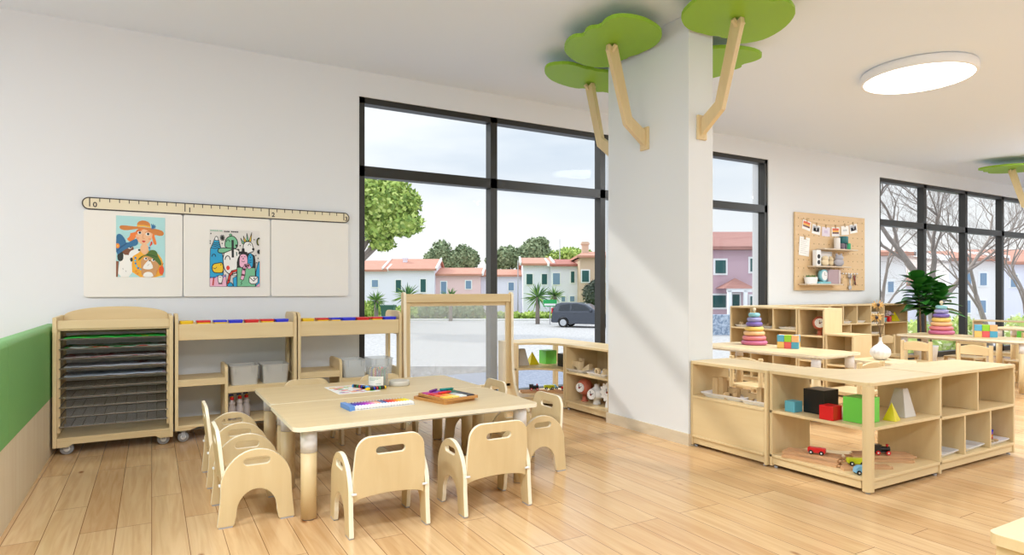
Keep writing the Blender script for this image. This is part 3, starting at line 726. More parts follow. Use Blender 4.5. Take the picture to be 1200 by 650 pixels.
marker('black paint marker with yellow tip, in front of the crayon jar', 1.262, 3.985, R(190), (244, 196, 30))
marker('black paint marker with blue tip, on the drawing left of the jar', 1.198, 4.10, R(-60), (50, 150, 220))

# ============================================================= tubs on the storage shelves
def tub(lab, x, y, w, d, h, z, c, lid):
    t = thing('lidded_tub', lab, 'tub', (x, y, z), 0, 'coloured tubs on the storage shelves')
    cm = {'r': red_m, 'b': blue_m, 'y': yellow_m}
    rg = []
    for k, zz in ((.86, 0), (1.0, h)):
        rg.append([Vector((a, b, zz)) for a, b in rr(-w/2*k, w/2*k, -d/2*k, d/2*k, .012, 3)])
    MB().loft(rg).build('tub_body', cm[c], t)
    MB().ext([rr(-w/2-.003, w/2+.003, -d/2-.003, d/2+.003, .014, 3)], 'xy', h, h+.014).build('lid', cm[lid], t, bevel=.003)
posA = [(.175,.267,'y'),(.285,.382,'r'),(.398,.492,'b'),(.502,.603,'b'),(.614,.716,'r'),(.728,.828,'r'),(.834,.935,'b')]
posB = [(1.035,1.133,'y'),(1.153,1.245,'r'),(1.262,1.345,'b'),(1.352,1.466,'b'),(1.472,1.582,'r'),(1.60,1.695,'r'),(1.702,1.815,'b')]
cn = {'y': 'yellow', 'r': 'red', 'b': 'blue'}
ordw = ['first', 'second', 'third', 'fourth', 'fifth', 'sixth', 'seventh']
for pos, sh in ((posA, 'left'), (posB, 'right')):
    for i, (a, b, c) in enumerate(pos):
        body = 'y' if i in (1, 2, 5) else c
        tub('%s-lidded tub, %s from the left on the %s storage shelf' % (cn[c], ordw[i], sh), (a+b)/2, 5.215, (b-a)-.008, .12, .105, .764, body, c)
# grey and clear bins
def bin_(lab, x0, x1, z, h, m, name='storage_bin'):
    t = thing(name, lab, 'bin', ((x0+x1)/2, 5.30, z), 0)
    w, d = (x1-x0)/2, .12
    def rg(k, zz, r=.02): return [Vector((a, b, zz)) for a, b in rr(-w*k, w*k, -d*k, d*k, r, 4)]
    MB().loft([rg(.88,0), rg(.96,h*.97), rg(1.0,h*.97), rg(1.0,h), rg(.935,h), rg(.86,.006)]).build('bin_body', m, t)
    hd = MB()
    for s in (-1, 1): hd.box(s*w*.55-.004, s*w*.55+.004, -d-.004, -d*.95, h*.62, h*.96)
    hd.build('clip', m, t)
binm = frosted('grey_bin_plastic', (196, 192, 184), .3, .93); clearm = frosted('clear_bin_plastic', (228, 232, 232), .12, .42)
bin_('grey plastic bin on the left storage shelf, beside the step divider', .512, .722, .385, .145, binm)
bin_('grey plastic bin on the left storage shelf, beside the middle upright', .74, .945, .385, .145, binm)
bin_('clear plastic bin on the right storage shelf, behind the crayon jar', 1.368, 1.565, .385, .145, clearm)
bin_('clear plastic bin on the right storage shelf, at its window end', 1.605, 1.80, .385, .145, clearm)
# bottles
def bottle(lab, x, y, z=.1255):
    t = thing('paint_bottle', lab, 'bottle', (x, y, z), 0, 'three bottles under the grey bins')
    MB().lathe([(.001,0),(.026,0),(.029,.005),(.029,.085),(.020,.105),(.020,.112),(.024,.118),(.022,.13),(.012,.142),(.012,.15),(.001,.15)], n=20).build('bottle_body', frosted('rosy_bottle', (212, 200, 198), .25, .7), t)
    MB().lathe([(.001,.148),(.014,.148),(.014,.168),(.001,.168)], n=16).build('cap', red_m, t)
    m = MB().lathe([(.001,.168),(.008,.168),(.008,.178),(.001,.178)], n=12, mi=0); m.box(-.022, .010, -.007, .007, .176, .190, 1); m.build('nozzle', [yellow_m, mat('navy_plastic', (24, 30, 120), .35)], t)
bottle('red-capped rosy bottle under the grey bins, beside the divider', .530, 5.22)
bottle('red-capped rosy bottle under the grey bins, middle of three', .588, 5.25)
bottle('red-capped rosy bottle under the grey bins, rightmost of three', .640, 5.29)

# ============================================================= trays, blocks, toys
tray_m = mat('white_tray_plastic', (240, 240, 244), .3)
def tray(lab, x, y, z, rz, w=.30, d=.21, label_group=None, h=.026):
    m = MB()
    def rg(a, b, zz, r): return [Vector((p, q, zz)) for p, q in rr(-a, a, -b, b, r, 4)]
    m.loft([rg(w/2*.82, d/2*.78, 0, .02), rg(w/2, d/2, h-.002, .03), rg(w/2, d/2, h, .03), rg(w/2*.94, d/2*.92, h, .028), rg(w/2*.80, d/2*.76, .004, .02)])
    return tag(m.build('serving_tray', tray_m), lab, 'tray', label_group, (x, y, z), rz)
def block(lab, x, y, z, rz, kind, s=1.0, group='raw wooden blocks', m=None):
    b = MB()
    if kind == 'plank': b.box(-.045*s, .045*s, -.012*s, .012*s, 0, .012*s)
    if kind == 'brick': b.box(-.02*s, .02*s, -.012*s, .012*s, 0, .04*s)
    if kind == 'pillar': b.box(-.012*s, .012*s, -.012*s, .012*s, 0, .07*s)
    if kind == 'arch': b.ext([[(-.04*s,0),(-.04*s,.045*s),(.04*s,.045*s),(.04*s,0),(.02*s,0)]+arc(0,0,.02*s,.02*s,0,180,8)[1:]], 'xz', -.012*s, .012*s)
    if kind == 'ring': b.ext([arc(0,.0275*s,.0275*s,.0275*s,0,345,23), arc(0,.0275*s,.017*s,.017*s,0,345,23)], 'xz', -.012*s, .012*s)
    if kind == 'wedge': b.ext([[(-.03*s,0),(.03*s,0),(-.03*s,.035*s)]], 'xz', -.012*s, .012*s)
    if kind == 'disc': b.lathe([(.001,0),(.016*s,0),(.016*s,.012*s),(.001,.012*s)], n=18)
    return tag(b.build('toy_block', m or oldwood, bevel=.0015), lab, 'block', group, (x, y, z), rz)
tray('white tray with a block castle, on the closed-front shelf by the pillar', 3.475, 3.03, .363, R(-84), .36, .23, h=.03)
tray('white tray with arch blocks, on the closed-front shelf next to the corner shelf', 3.46, 2.755, .3635, R(-86), .22, .21, h=.03)
zt = .3675
castle = [('pillar', 3.44, 3.10, 0, 1.5), ('pillar', 3.455, 3.065, 0, 1.55), ('arch', 3.50, 3.02, 80, 1.2), ('brick', 3.50, 3.085, 20, 1.3), ('pillar', 3.52, 3.10, 0, 1.2), ('arch', 3.53, 2.96, 100, 1.1), ('wedge', 3.43, 3.02, 60, 1.1), ('brick', 3.47, 2.97, 40, .9), ('plank', 3.44, 2.945, 110, 1), ('wedge', 3.56, 3.04, 10, 1.2), ('disc', 3.42, 2.99, 0, 1)]
seen = {}
for k, x, y, a, s_ in sorted(castle, key=lambda q: -q[2]):
    n_k = sum(q[0] == k for q in castle); seen[k] = seen.get(k, 0)+1
    wd = {1: ('',), 2: ('left ', 'right '), 3: ('left ', 'middle ', 'right ')}[n_k][seen[k]-1]
    block(wd+'raw wooden %s block in the castle on the tray by the pillar' % k, x-.02, y, zt, R(a), k, s_*1.25)
for k, x, y, a, s_ in (('arch', 3.455, 2.80, 95, 1.25), ('pillar', 3.43, 2.745, 0, 1.5), ('arch', 3.50, 2.735, 85, 1.4), ('plank', 3.41, 2.79, 100, .8), ('disc', 3.42, 2.765, 0, 1)):
    block('raw wooden %s block on the tray beside the corner shelf' % k, x, y, zt+.0005, R(a), k, s_)
tray('white tray with light wooden blocks, on the window shelf, left one', 3.465, 4.745, .355, R(-88), .24, .22)
tray('white tray with light wooden blocks, on the window shelf, next to the pillar', 3.455, 4.42, .355, R(-88), .26, .20)
lw = mat('light_block_wood', (232, 210, 172), .5, noise=((20, 20, 5), .3, (216, 190, 146)))
for k, x, y, a, s_ in (('arch', 3.44, 4.79, 85, 2.0), ('pillar', 3.50, 4.80, 0, 1.6), ('wedge', 3.47, 4.70, 100, 2.2), ('plank', 3.52, 4.72, 70, 1.3)): block('light wooden %s block on the left tray of the window shelf' % k, x, y, .3595, R(a), k, s_, 'light wooden blocks', lw)
for k, x, y, a, s_ in (('ring', 3.43, 4.47, 90, 1.1), ('ring', 3.46, 4.40, 70, 1.1), ('plank', 3.50, 4.43, 80, 1.2), ('wedge', 3.41, 4.38, 95, 1.1)): block('light wooden %s block on the tray next to the pillar' % k, x, y, .3595, R(a), k, s_, 'light wooden blocks', lw)
# cubby shelf trays
tray('white tray in the left lower cell of the near cubby shelf', 4.255, 2.13, .085, R(4), .25, .23)
tray('empty white tray in the middle lower cell of the near cubby shelf', 4.575, 2.13, .085, R(4), .27, .23)
tray('white tray in the right lower cell of the near cubby shelf', 4.875, 2.12, .085, R(2), .28, .23)
tag(MB().ext([arc(0, 0, .045, .045, 0, 180, 12)+arc(0, 0, .025, .025, 180, 0, 12)], 'xz', -.015, .015, 0).build('toy_arch', green_m, bevel=.003), 'green arched toy block on the left lower tray of the cubby shelf', 'block', None, (4.185, 2.10, .091), R(40))
block('round wooden block beside the green arch in the cubby shelf', 4.17, 2.055, .091, 0, 'disc', 1.5, None)
for i, (c, lab) in enumerate(((red_m, 'red bar at the bottom of the toy stack'), (mat('toy_orange', (244, 150, 40), .4), 'orange bar in the toy stack'), (mat('toy_violet', (150, 90, 190), .4), 'violet bar in the toy stack'), (blue_m, 'blue bar on top of the toy stack'))):
    tag(MB().box(-.045, .045, -.02, .02, 0, .016).build('toy_bar', c, bevel=.003), lab+', right lower cell of the cubby shelf', 'block', 'toy bars', (4.945+.002*i, 2.12, .0895+.0165*i), R(4))
for x, y, l in ((4.875, 2.07, 'left'), (4.925, 2.065, 'right')): block('%s wooden disc in front of the toy bars in the cubby shelf' % l, x, y, .09, 0, 'disc', 1.2, None)
# coloured blocks (plain)
def toy(name, lab, m, mb, loc, rz, knob=None):
    o = mb.build(name, m, bevel=.003); tag(o, lab, 'toy block', None, loc, rz); return o
def cube(w, d, h): return MB().box(-w/2, w/2, -d/2, d/2, 0, h)
def frustum(w, d, h, k): return MB().loft([[Vector((a*w/2*s, b*d/2*s, z)) for a, b in ((-1,-1),(1,-1),(1,1),(-1,1))] for s, z in ((1, 0), (k, h))])
teal = mat('toy_teal', (96, 172, 190), .4); tgreen = mat('toy_green', (110, 208, 76), .4); tyel = mat('toy_yellow', (224, 208, 20), .4); tgrey = mat('toy_grey', (206, 200, 192), .45)
zb = .3605
toy('teal_block', 'small teal toy cube, leftmost on the corner shelf', teal, cube(.075, .07, .066), (3.43, 2.505, zb), R(0))
toy('black_block', 'large black toy cube behind the red one on the corner shelf', black_m, cube(.15, .135, .145), (3.545, 2.40, zb), R(2))
toy('red_block', 'red toy cube in front of the black cube', red_m, cube(.09, .085, .082), (3.405, 2.245, zb), R(2))
toy('green_block', 'large green toy cube behind the corner post', tgreen, cube(.145, .13, .14), (3.505, 2.125, zb), R(2))
toy('yellow_pyramid', 'yellow toy pyramid between green cube and grey tower, near corner shelf', tyel, frustum(.075, .07, .10, .04), (3.685, 2.055, zb), R(10))
toy('grey_tower', 'tapered light grey toy block at the right of the corner shelf', tgrey, frustum(.125, .11, .165, .45), (3.865, 2.10, zb), R(2))
toy('grey_tower', 'tapered light grey toy block on the window corner shelf', tgrey, frustum(.125, .11, .165, .45), (3.21, 5.42, zb), 0)
toy('yellow_pyramid', 'yellow toy pyramid on the window corner shelf', tyel, frustum(.11, .10, .125, .04), (3.345, 5.435, zb), 0)
toy('green_block', 'green toy cube on the window corner shelf', tgreen, cube(.13, .13, .135), (3.53, 5.43, zb), 0)
toy('black_block', 'black toy cube on the window corner shelf', black_m, cube(.15, .13, .125), (3.565, 5.13, zb), 0)
# train and tracks
def track(lab, p0, p1, z, group, w=.033, curve=0.0):
    a = Vector((p0[0], p0[1], 0)); b = Vector((p1[0], p1[1], 0)); L_ = (b-a).length; ang = math.atan2(b.y-a.y, b.x-a.x)
    n = 8; top = []; bot = []
    for i in range(n+1):
        s_ = i/n; x = s_*L_; y = curve*4*s_*(1-s_); top.append((x, y+w/2)); bot.append((x, y-w/2))
    m = MB().ext([bot+top[::-1]], 'xy', 0, .014)
    for off in (-w*.5, -w*.13, w*.36):
        lo_ = [(x, y-w/2+0+off+w*.5) for x, y in top]; 
        m.ext([[(x, y) for x, y in lo_]+[(x, y+w*.14) for x, y in lo_][::-1]], 'xy', .014, .018)
    m.lathe([(.001, 0), (.006, 0), (.006, .014), (.001, .014)], (L_+.012, 0, 0), n=10); m.box(L_-.005, L_+.008, -.003, .003, 0, .013)
    return tag(m.build('track_piece', track_m), lab, 'toy track', group, (a.x, a.y, z), ang)
zt = .0855
for i, (a, b, z, cv) in enumerate((((3.36, 2.53), (3.43, 2.22), 0, .0), ((3.41, 2.56), (3.50, 2.26), 0, .01), ((3.46, 2.55), (3.58, 2.27), 0, .0), ((3.38, 2.54), (3.47, 2.24), .0185, .01), ((3.44, 2.56), (3.56, 2.28), .0185, 0))):
    track(('left lower', 'middle lower', 'right lower', 'left upper', 'right upper')[i]+' wooden track in the pile under the red wagon', a, b, zt+z, 'tracks left in the corner shelf', curve=cv)
for i, (a, b, z, cv) in enumerate((((3.62, 2.27), (3.90, 2.06), 0, .01), ((3.66, 2.31), (3.97, 2.12), 0, .0), ((3.65, 2.27), (3.94, 2.07), .0185, .0), ((3.70, 2.29), (3.97, 2.12), .0185, .01))):
    track(('front lower', 'back lower', 'front upper', 'back upper')[i]+' wooden track in the pile under the black engine', a, b, zt+z, 'tracks right in the corner shelf', curve=cv)
track('short track lying flat behind the blue toy car', (3.40, 2.17), (3.53, 2.10), zt, None)
track('track lying flat behind the corner post', (3.45, 2.19), (3.66, 2.05), zt, None)
for i, (a, b, z) in enumerate((((3.20, 5.40), (3.42, 5.30), 0), ((3.22, 5.46), (3.46, 5.36), 0), ((3.46, 5.32), (3.58, 5.12), 0), ((3.52, 5.34), (3.64, 5.14), 0))):
    track(('nearer left', 'farther left', 'nearer right', 'farther right')[i]+' wooden track at the bottom of the window corner shelf', a, b, zt+z, 'tracks in the window corner shelf')
def vehicle(lab, loc, rz, col, wheel, kind, name='toy_car', s=1.0):
    t = thing(name, lab, 'toy vehicle', loc, rz)
    bm_ = MB()
    if kind == 'wagon': bm_.ext([rr(-.042, .042, .010, .036, .006, 3)], 'xz', -.015, .015)
    if kind == 'car': bm_.ext([[(-.04,.010),(.04,.010),(.04,.022),(.03,.027),(.02,.042),(-.022,.042),(-.038,.03)]], 'xz', -.015, .015)
    if kind == 'engine':
        bm_.box(-.042, .038, -.014, .014, .010, .018); bm_.lathe([(.001,-.01),(.0125,-.01),(.0125,.036),(.001,.036)], (0, 0, .03), ax='x', n=16)
        bm_.box(-.042, -.01, -.015, .015, .018, .048); bm_.box(-.045, -.006, -.017, .017, .048, .052)
    bm_.xf(Matrix.Scale(s, 4)).build('body', col, t, bevel=.0015)
    if kind == 'engine': MB().cyl((.024*s, 0, .04*s), (.024*s, 0, .054*s), .005*s, .007*s, n=12).build('funnel', red_m, t)
    for x in (-.025, .025):
        for y in (-.0165, .0165):
            w_ = MB().cyl((x*s, (y-.002)*s, .011*s), (x*s, (y+.002)*s, .011*s), .011*s, n=18).build('wheel', wheel, t)
            sg = 1 if y > 0 else -1
            MB().cyl((x*s, (y+.0015*sg)*s, .011*s), (x*s, (y+.003*sg)*s, .011*s), .0045*s, n=12).build('hub', white_m, w_)
    return t
lime = mat('toy_lime', (196, 206, 30), .4); sky_b = mat('toy_skyblue', (130, 190, 226), .4)
vehicle('red toy wagon on the left track pile', (3.462, 2.37, .1225), R(-68), red_m, black_m, 'wagon', 'toy_wagon', 1.15)
vehicle('black toy engine with red wheels, right of the corner post', (3.80, 2.175, .1225), R(-38), black_m, red_m, 'engine', 'toy_engine', 1.15)
vehicle('lime toy car just left of the corner post', (3.50, 2.15, .104), R(-40), lime, black_m, 'wagon', 'toy_car', 1.15)
vehicle('pale blue toy car at the foot of the corner post', (3.42, 2.065, .0855), R(-30), sky_b, black_m, 'car', 'toy_car', 1.15)
vehicle('black toy engine with red wheels on the window corner shelf', (3.335, 5.38, .104), R(-25), black_m, red_m, 'engine', 'toy_engine', 1.2)
vehicle('yellow toy wagon on the window corner shelf', (3.50, 5.36, .104), R(-20), lime, black_m, 'wagon', 'toy_wagon', 1.25)
vehicle('pale blue toy car behind the yellow wagon, window corner shelf', (3.60, 5.43, .0855), R(-25), sky_b, black_m, 'car', 'toy_car', 1.2)
vehicle('red toy wagon beside the divider of the window corner shelf', (3.60, 5.20, .104), R(-60), red_m, black_m, 'wagon', 'toy_wagon', 1.15)
# toy clocks
terra = mat('terracotta', (196, 108, 84), .55)
def clock(lab, loc, rz, m, prof, r, zc, dface, cog=False):
    t = thing('toy_clock', lab, 'toy clock', loc, rz)
    b = MB()
    if cog:
        o = []
        for i in range(48):
            k = .088 if i % 4 in (0, 1) else .072; a = 2*math.pi*i/48; o.append((k*math.cos(a), zc+k*math.sin(a)))
        b.ext([o], 'xz', -.02, .02); b.ext([[(-.03, 0), (.03, 0), (.016, zc-.06), (-.016, zc-.06)]], 'xz', -.018, .018)
    else: b.lathe(prof, n=32)
    b.build('clock_body', m, t)
    f = MB().cyl((0, dface+.02, zc), (0, dface-.006, zc), r, n=32).build('dial', white_m, t)
    h = MB(); h.cyl((0, dface-.006, zc), (0, dface-.011, zc), .009, n=16, mi=0)
    h.obox((.012, dface-.009, zc+.006), (1, 0, .5), (0, 1, 0), (0, 0, 1), .014, .0015, .0028, 1); h.obox((-.004, dface-.009, zc+.014), (0, 0, 1), (0, 1, 0), (1, 0, 0), .018, .0015, .0022, 1)
    for i in range(12):
        a = i*math.pi/6; h.cyl((r*.82*math.cos(a), dface-.006, zc+r*.82*math.sin(a)), (r*.82*math.cos(a), dface-.0068, zc+r*.82*math.sin(a)), .0022, n=6, mi=1)
    h.build('hands', [mat('dark_red', (130, 30, 40), .4), black_m], f)
pball = [(.001,0),(.034,0),(.034,.006),(.022,.012),(.02,.07)]+[(.074*math.sin(R(a)), .132-.074*math.cos(R(a))) for a in range(18, 181, 9)]
pturn = [(.001,0),(.036,0),(.036,.01),(.03,.035),(.045,.055)]+[(.045+.038*math.sin(R(a)), .095-.042*math.cos(R(a))) for a in range(20, 161, 14)]+[(.045,.14),(.026,.155),(.024,.18),(.001,.18)]
clock('terracotta ball clock on a stem, on the window shelf', (3.475, 4.72, .085), R(-75), terra, pball, .042, .132, -.072)
clock('white turnip-shaped toy clock, middle of the window shelf', (3.475, 4.535, .085), R(-75), white_m, pturn, .042, .095, -.083)
clock('white cog-shaped toy clock beside the pillar', (3.46, 4.345, .085), R(-78), white_m, None, .036, .135, -.021, True)
clock('terracotta ball clock in the narrow tall shelf', (6.33, 4.30, .62), R(-55), terra, pball, .050, .135, -.070)

# ============================================================= on the far tables
ringc = [(206, 112, 150), (226, 132, 136), (238, 190, 138), (240, 204, 110), (126, 104, 178), (160, 156, 206), (140, 196, 204)]
def ring_tower(lab, x, y, z, s):
    t = thing('ring_tower', lab, 'ring tower', (x, y, z), 0)
    MB().cyl((0, 0, 0), (0, 0, .345*s), .012, n=14).build('peg', oldwood, t)
    MB().ball((0, 0, .352*s), .018*s, .018*s, .02*s, 14).build('top_knob', mat('cream_bead', (240, 220, 190), .5), t)
    for i, c in enumerate(ringc):
        r_ = (.125-.0115*i)*s; h = .046*s; m = MB(); zz = h*i
        m.lathe([(.013, zz+.004)]+[(r_-h*.42+h*.42*math.cos(R(a)), zz+h/2+h*.46*math.sin(R(a))) for a in range(-80, 81, 16)]+[(.013, zz+h-.004)], n=36)
        m.build('ring', mat('ring_%d' % i, c, .45), t)
ring_tower('pastel ring tower on the near far-side table, nearest the pillar', 5.25, 4.28, .563, 1.0)
ring_tower('pastel ring tower in front of the right window', 8.47, 4.12, .567, 1.12)
def cube_puzzle(lab, x, y, z, rz, s):
    t = thing('block_cube', lab, 'toy cube', (x, y, z), rz)
    cs = [(96, 178, 214), (152, 210, 50), (240, 196, 110), (232, 96, 96), (246, 186, 130), (80, 168, 200)]
    lay = [[2, 3, 5, 0], [0, 1, 4, 2]]
    for k in range(2):
        for q, (i, j) in enumerate(((0, 0), (1, 0), (2, 0))):
            c = cs[lay[k][q]]
            MB().box((i-1.5)*s+.001, (i-.5)*s-.001, -s, -.001, k*s+.0005, (k+1)*s-.0005).build('cube_cell', mat('cell_%d_%d_%d' % c, c, .45), t, bevel=.002)
            c2 = cs[lay[k][(q+2) % 4]]
            MB().box((i-1.5)*s+.001, (i-.5)*s-.001, .001, s, k*s+.0005, (k+1)*s-.0005).build('cube_cell', mat('cell_%d_%d_%d' % c2, c2, .45), t, bevel=.002)
cube_puzzle('colourful block cube right of the ring tower, near side', 5.215, 3.86, .563, R(-62), .062)
cube_puzzle('colourful block cube on the table in front of the window', 8.43, 3.63, .567, R(-62), .072)
# vase with dried flowers
t = thing('flower_vase', 'white ribbed onion-shaped vase with dried flowers', 'vase', (6.0, 3.45, .45), 0)
m = MB(); rings = []
for r_, z in [(.03,0),(.055,.01),(.085,.045),(.09,.07),(.083,.10),(.055,.13),(.025,.15),(.013,.175),(.012,.205),(.016,.212)]:
    rings.append([Vector((r_*(1-.05*abs(math.sin(a*7)))*math.cos(a), r_*(1-.05*abs(math.sin(a*7)))*math.sin(a), z)) for a in [2*math.pi*i/84 for i in range(84)]])
m.loft(rings); 
for f in m.bm.faces: f.smooth = True
m.build('vase_body', mat('ceramic_white', (238, 236, 236), .45), t)
stem_m = mat('dry_stem', (96, 74, 60), .7); petal_m = mat('dry_petal', (214, 168, 96), .7); dark_m = mat('seed_dark', (52, 40, 38), .7); rose_m = mat('dried_rose', (110, 92, 92), .7)
fl = [((-.055, 0, .40), 1), ((-.04, .0, .52), 1), ((.075, -.02, .44), 0), ((.02, .03, .53), 0)]
for (x, y, z), sun_ in fl:
    x, y = x*.868+y*.5, -x*.496+y*.868
    s_ = MB().tube([(0, 0, .19), (x*.25, y*.25, .30), (x*.9, y*.9, z-.01)], [.003, .0025, .002], 6).build('stem', stem_m, t)
    if sun_:
        m = MB(); m.ball((x-.010, y-.026, z), .017, .014, .016, 10, 1)
        for q in range(11):
            a = 2*math.pi*q/11; m.obox((x+.034*math.cos(a)*.86+.0*a, y-.034*math.cos(a)*.5-.014, z+.022*math.sin(a)), (.86*math.cos(a), -.5*math.cos(a), .75*math.sin(a)+.15), (.5, .86, 0), (0, .1, 1), .022, .002, .0065, 0)
        m.build('flower_head', [petal_m, dark_m], s_)
    else:
        m = MB(); m.ball((x, y, z), .018, .018, .02, 8)
        for q in range(5): a = q*1.26; m.obox((x+.02*math.cos(a), y+.02*math.sin(a), z-.005), (math.cos(a), math.sin(a), -.4), (0, 0, 1), (math.sin(a), -math.cos(a), 0), .018, .003, .01)
        m.build('flower_head', rose_m if x > 0.03 else stem_m, s_)
# trays in the far shelves
def fartray(lab, x, y, z, rz, n, seed):
    tray(lab, x, y, z, rz, .24, .18)
    random.seed(seed)
    for k in range(n):
        block('small light block on the '+lab, x+random.uniform(-.07, .07), y+random.uniform(-.045, .045), z+.0045, random.uniform(0, 3), random.choice(['ring', 'arch', 'brick', 'disc', 'wedge']), random.uniform(.8, 1.15), 'blocks on far trays', lw)
fartray('tray in the first upper cell of the tall cubby shelf', 6.33, 5.27, .665, R(-88), 3, 1)
fartray('tray in the second upper cell of the tall cubby shelf', 6.33, 4.96, .665, R(-88), 4, 2)
fartray('tray in the third upper cell of the tall cubby shelf', 6.33, 4.65, .665, R(-88), 4, 3)
fartray('tray in the second upper cell of the long wall shelf', 8.34, 5.34, .655, R(0), 4, 4)
fartray('tray in the third upper cell of the long wall shelf', 8.665, 5.34, .655, R(0), 4, 5)
tray('white tray in the top slot of the long wall shelf', 8.99, 5.33, .776, 0, .24, .18)
tray('white tray in the middle slot of the long wall shelf', 8.99, 5.33, .63, 0, .24, .18)
tray('white tray in the low slot of the long wall shelf', 8.99, 5.33, .485, 0, .24, .18)
tray('white tray in the lower part of the narrow tall shelf', 6.33, 4.31, .35, R(-88), .22, .18)
block('green block on the top slot tray of the wall shelf', 8.95, 5.32, .781, 0, 'wedge', 1.1, None, green_m); block('red disc on the top slot tray of the wall shelf', 9.02, 5.30, .781, 0, 'disc', 1.3, None, red_m)
zf = .6555
toy('green_block', 'green toy cube in the last cell of the wall shelf', green_m, cube(.12, .1, .11), (9.27, 5.36, zf), 0)
toy('red_block', 'red toy cube in the last cell of the wall shelf', red_m, cube(.085, .08, .08), (9.33, 5.26, zf), .2)
toy('grey_tower', 'tapered grey toy block in the last cell of the wall shelf', tgrey, frustum(.12, .11, .16, .45), (9.46, 5.36, zf), 0)
toy('yellow_pyramid', 'yellow toy pyramid in the last cell of the wall shelf', tyel, frustum(.12, .10, .14, .04), (9.58, 5.30, zf), 0)
toy('teal_block', 'teal toy cube in the last cell of the wall shelf', teal, cube(.07, .07, .065), (9.20, 5.25, zf), .1)
toy('green_block', 'green toy cube in the window shelf', tgreen, cube(.15, .14, .15), (12.36, 4.85, .3305), 0)
toy('blue_block', 'pale blue toy cube in the window shelf', mat('toy_periwinkle', (140, 170, 226), .4), cube(.14, .14, .14), (12.36, 4.40, .3305), 0)
toy('red_block', 'red toy cube in the window shelf', red_m, cube(.09, .09, .09), (12.33, 4.14, .3305), 0)
toy('red_ball', 'small red ball low in the tall cubby shelf', red_m, MB().ball((0, 0, .04), .04), (6.30, 4.85, .4005), 0)
# fiddle leaf plant
t = thing('fiddle_leaf_plant', 'tall green fiddle-leaf plant in a white pot beside the right window', 'plant', (9.80, 4.98, 0), 0)
MB().lathe([(.001,0),(.12,0),(.16,.30),(.165,.31),(.15,.31),(.145,.28),(.001,.28)], n=32).build('pot', white_m, t)
MB().lathe([(.001,.279),(.14,.279),(.14,.284),(.001,.284)], n=24).build('soil', mat('soil', (70, 52, 40), .9), t)
trunk_m = mat('plant_trunk', (128, 104, 80), .8); leaf_m = mat('fiddle_leaf', (62, 138, 50), .35, noise=((6, 6, 6), .35, (36, 100, 34)))
random.seed(8)
tops = [((-.05, .03, .28), (-.16, .0, .9), (-.26, -.02, 1.26)), ((.03, 0, .28), (.02, .02, .9), (.02, 0, 1.20)), ((.07, -.03, .28), (.18, -.02, .85), (.36, -.03, 1.06))]
leafb = MB()
def leaf(mb, base, dirv, ln, wd, droop=.25):
    d = Vector(dirv).normalized(); sidev = d.cross(Vector((0, 0, 1))); sidev = sidev.normalized() if sidev.length > .05 else Vector((1, 0, 0)); up = sidev.cross(d)
    n = 6; rows = []
    for i in range(n+1):
        s_ = i/n; w_ = wd*math.sin(math.pi*min(1, .08+s_*.92)**.75)*(.75+.35*s_)
        c = Vector(base)+d*(ln*s_)-Vector((0, 0, 1))*droop*ln*s_*s_
        rows.append([mb.bm.verts.new(c-sidev*w_+up*w_*.35), mb.bm.verts.new(c), mb.bm.verts.new(c+sidev*w_+up*w_*.35)])
    for a, b in zip(rows, rows[1:]):
        for j in range(2):
            f = mb.bm.faces.new((a[j], a[j+1], b[j+1], b[j])); f.smooth = True
for tp in tops:
    MB().tube(tp, [.013, .01, .006], 8).build('trunk', trunk_m, t)
    a, b = Vector(tp[1]), Vector(tp[2])
    for k in range(26):
        s_ = k/25; p = a.lerp(b, s_)-Vector((0, 0, .08*(1-s_))); an = k*2.4+random.uniform(-.3, .3)
        el = .05+.9*s_*s_
        leaf(leafb, p, (math.cos(an), math.sin(an)*.8, el), random.uniform(.28, .42), random.uniform(.08, .115))
leafb.build('leaves', leaf_m, t)
# ============================================================= whiteboards with ruler
cream_m = mat('ruler_cream', (232, 220, 188), .5); ink_m = mat('ruler_ink', (64, 52, 44), .5)
bx = [-.437, .213, .863, 1.517]
for i, lab in enumerate(('left whiteboard carrying the portrait of a woman in a hat', 'middle whiteboard carrying the black-outlined cartoon poster', 'right whiteboard, left empty, under the ruler')):
    a, b = bx[i]+.003, bx[i+1]-.003
    o = MB().ext([rr(a, b, 1.057, 1.700, .018, 5)], 'xz', YW-.024, YW-.001).build('whiteboard', boardw_m, bevel=.006)
    tag(o, lab, 'whiteboard', 'whiteboards under the ruler')
t = thing('wall_ruler', 'long cream ruler strip numbered 0 to 3 above the whiteboards', 'ruler', (0, YW, 0), 0)
MB().ext([rr(-.443, 1.522, 1.704, 1.792, .043, 8)], 'xz', -.026, -.001, 0, 1).build('ruler_body', [cream_m, ink_m], t)
m = MB(); o1, o2 = rr(-.445, 1.524, 1.702, 1.794, .045, 8), rr(-.437, 1.516, 1.710, 1.786, .037, 8)
m.ext([o1, o2], 'xz', -.0275, -.0255).build('outline', ink_m, t)
m = MB()
for k in range(0, 31):
    x = -.397+.0624*k; big = k % 10 == 0
    m.box(x-(.0035 if big else .0028), x+(.0035 if big else .0028), -.0275, -.0255, 1.725 if big else 1.762, 1.788)
m.build('tick_marks', ink_m, t)
for k in range(4): text_obj('numeral', str(k), .052, ink_m, t, Matrix.Translation((-.397+.624*k+(.033 if k < 3 else .022), -.0265, 1.738))@Matrix.Rotation(R(90), 4, 'X'))

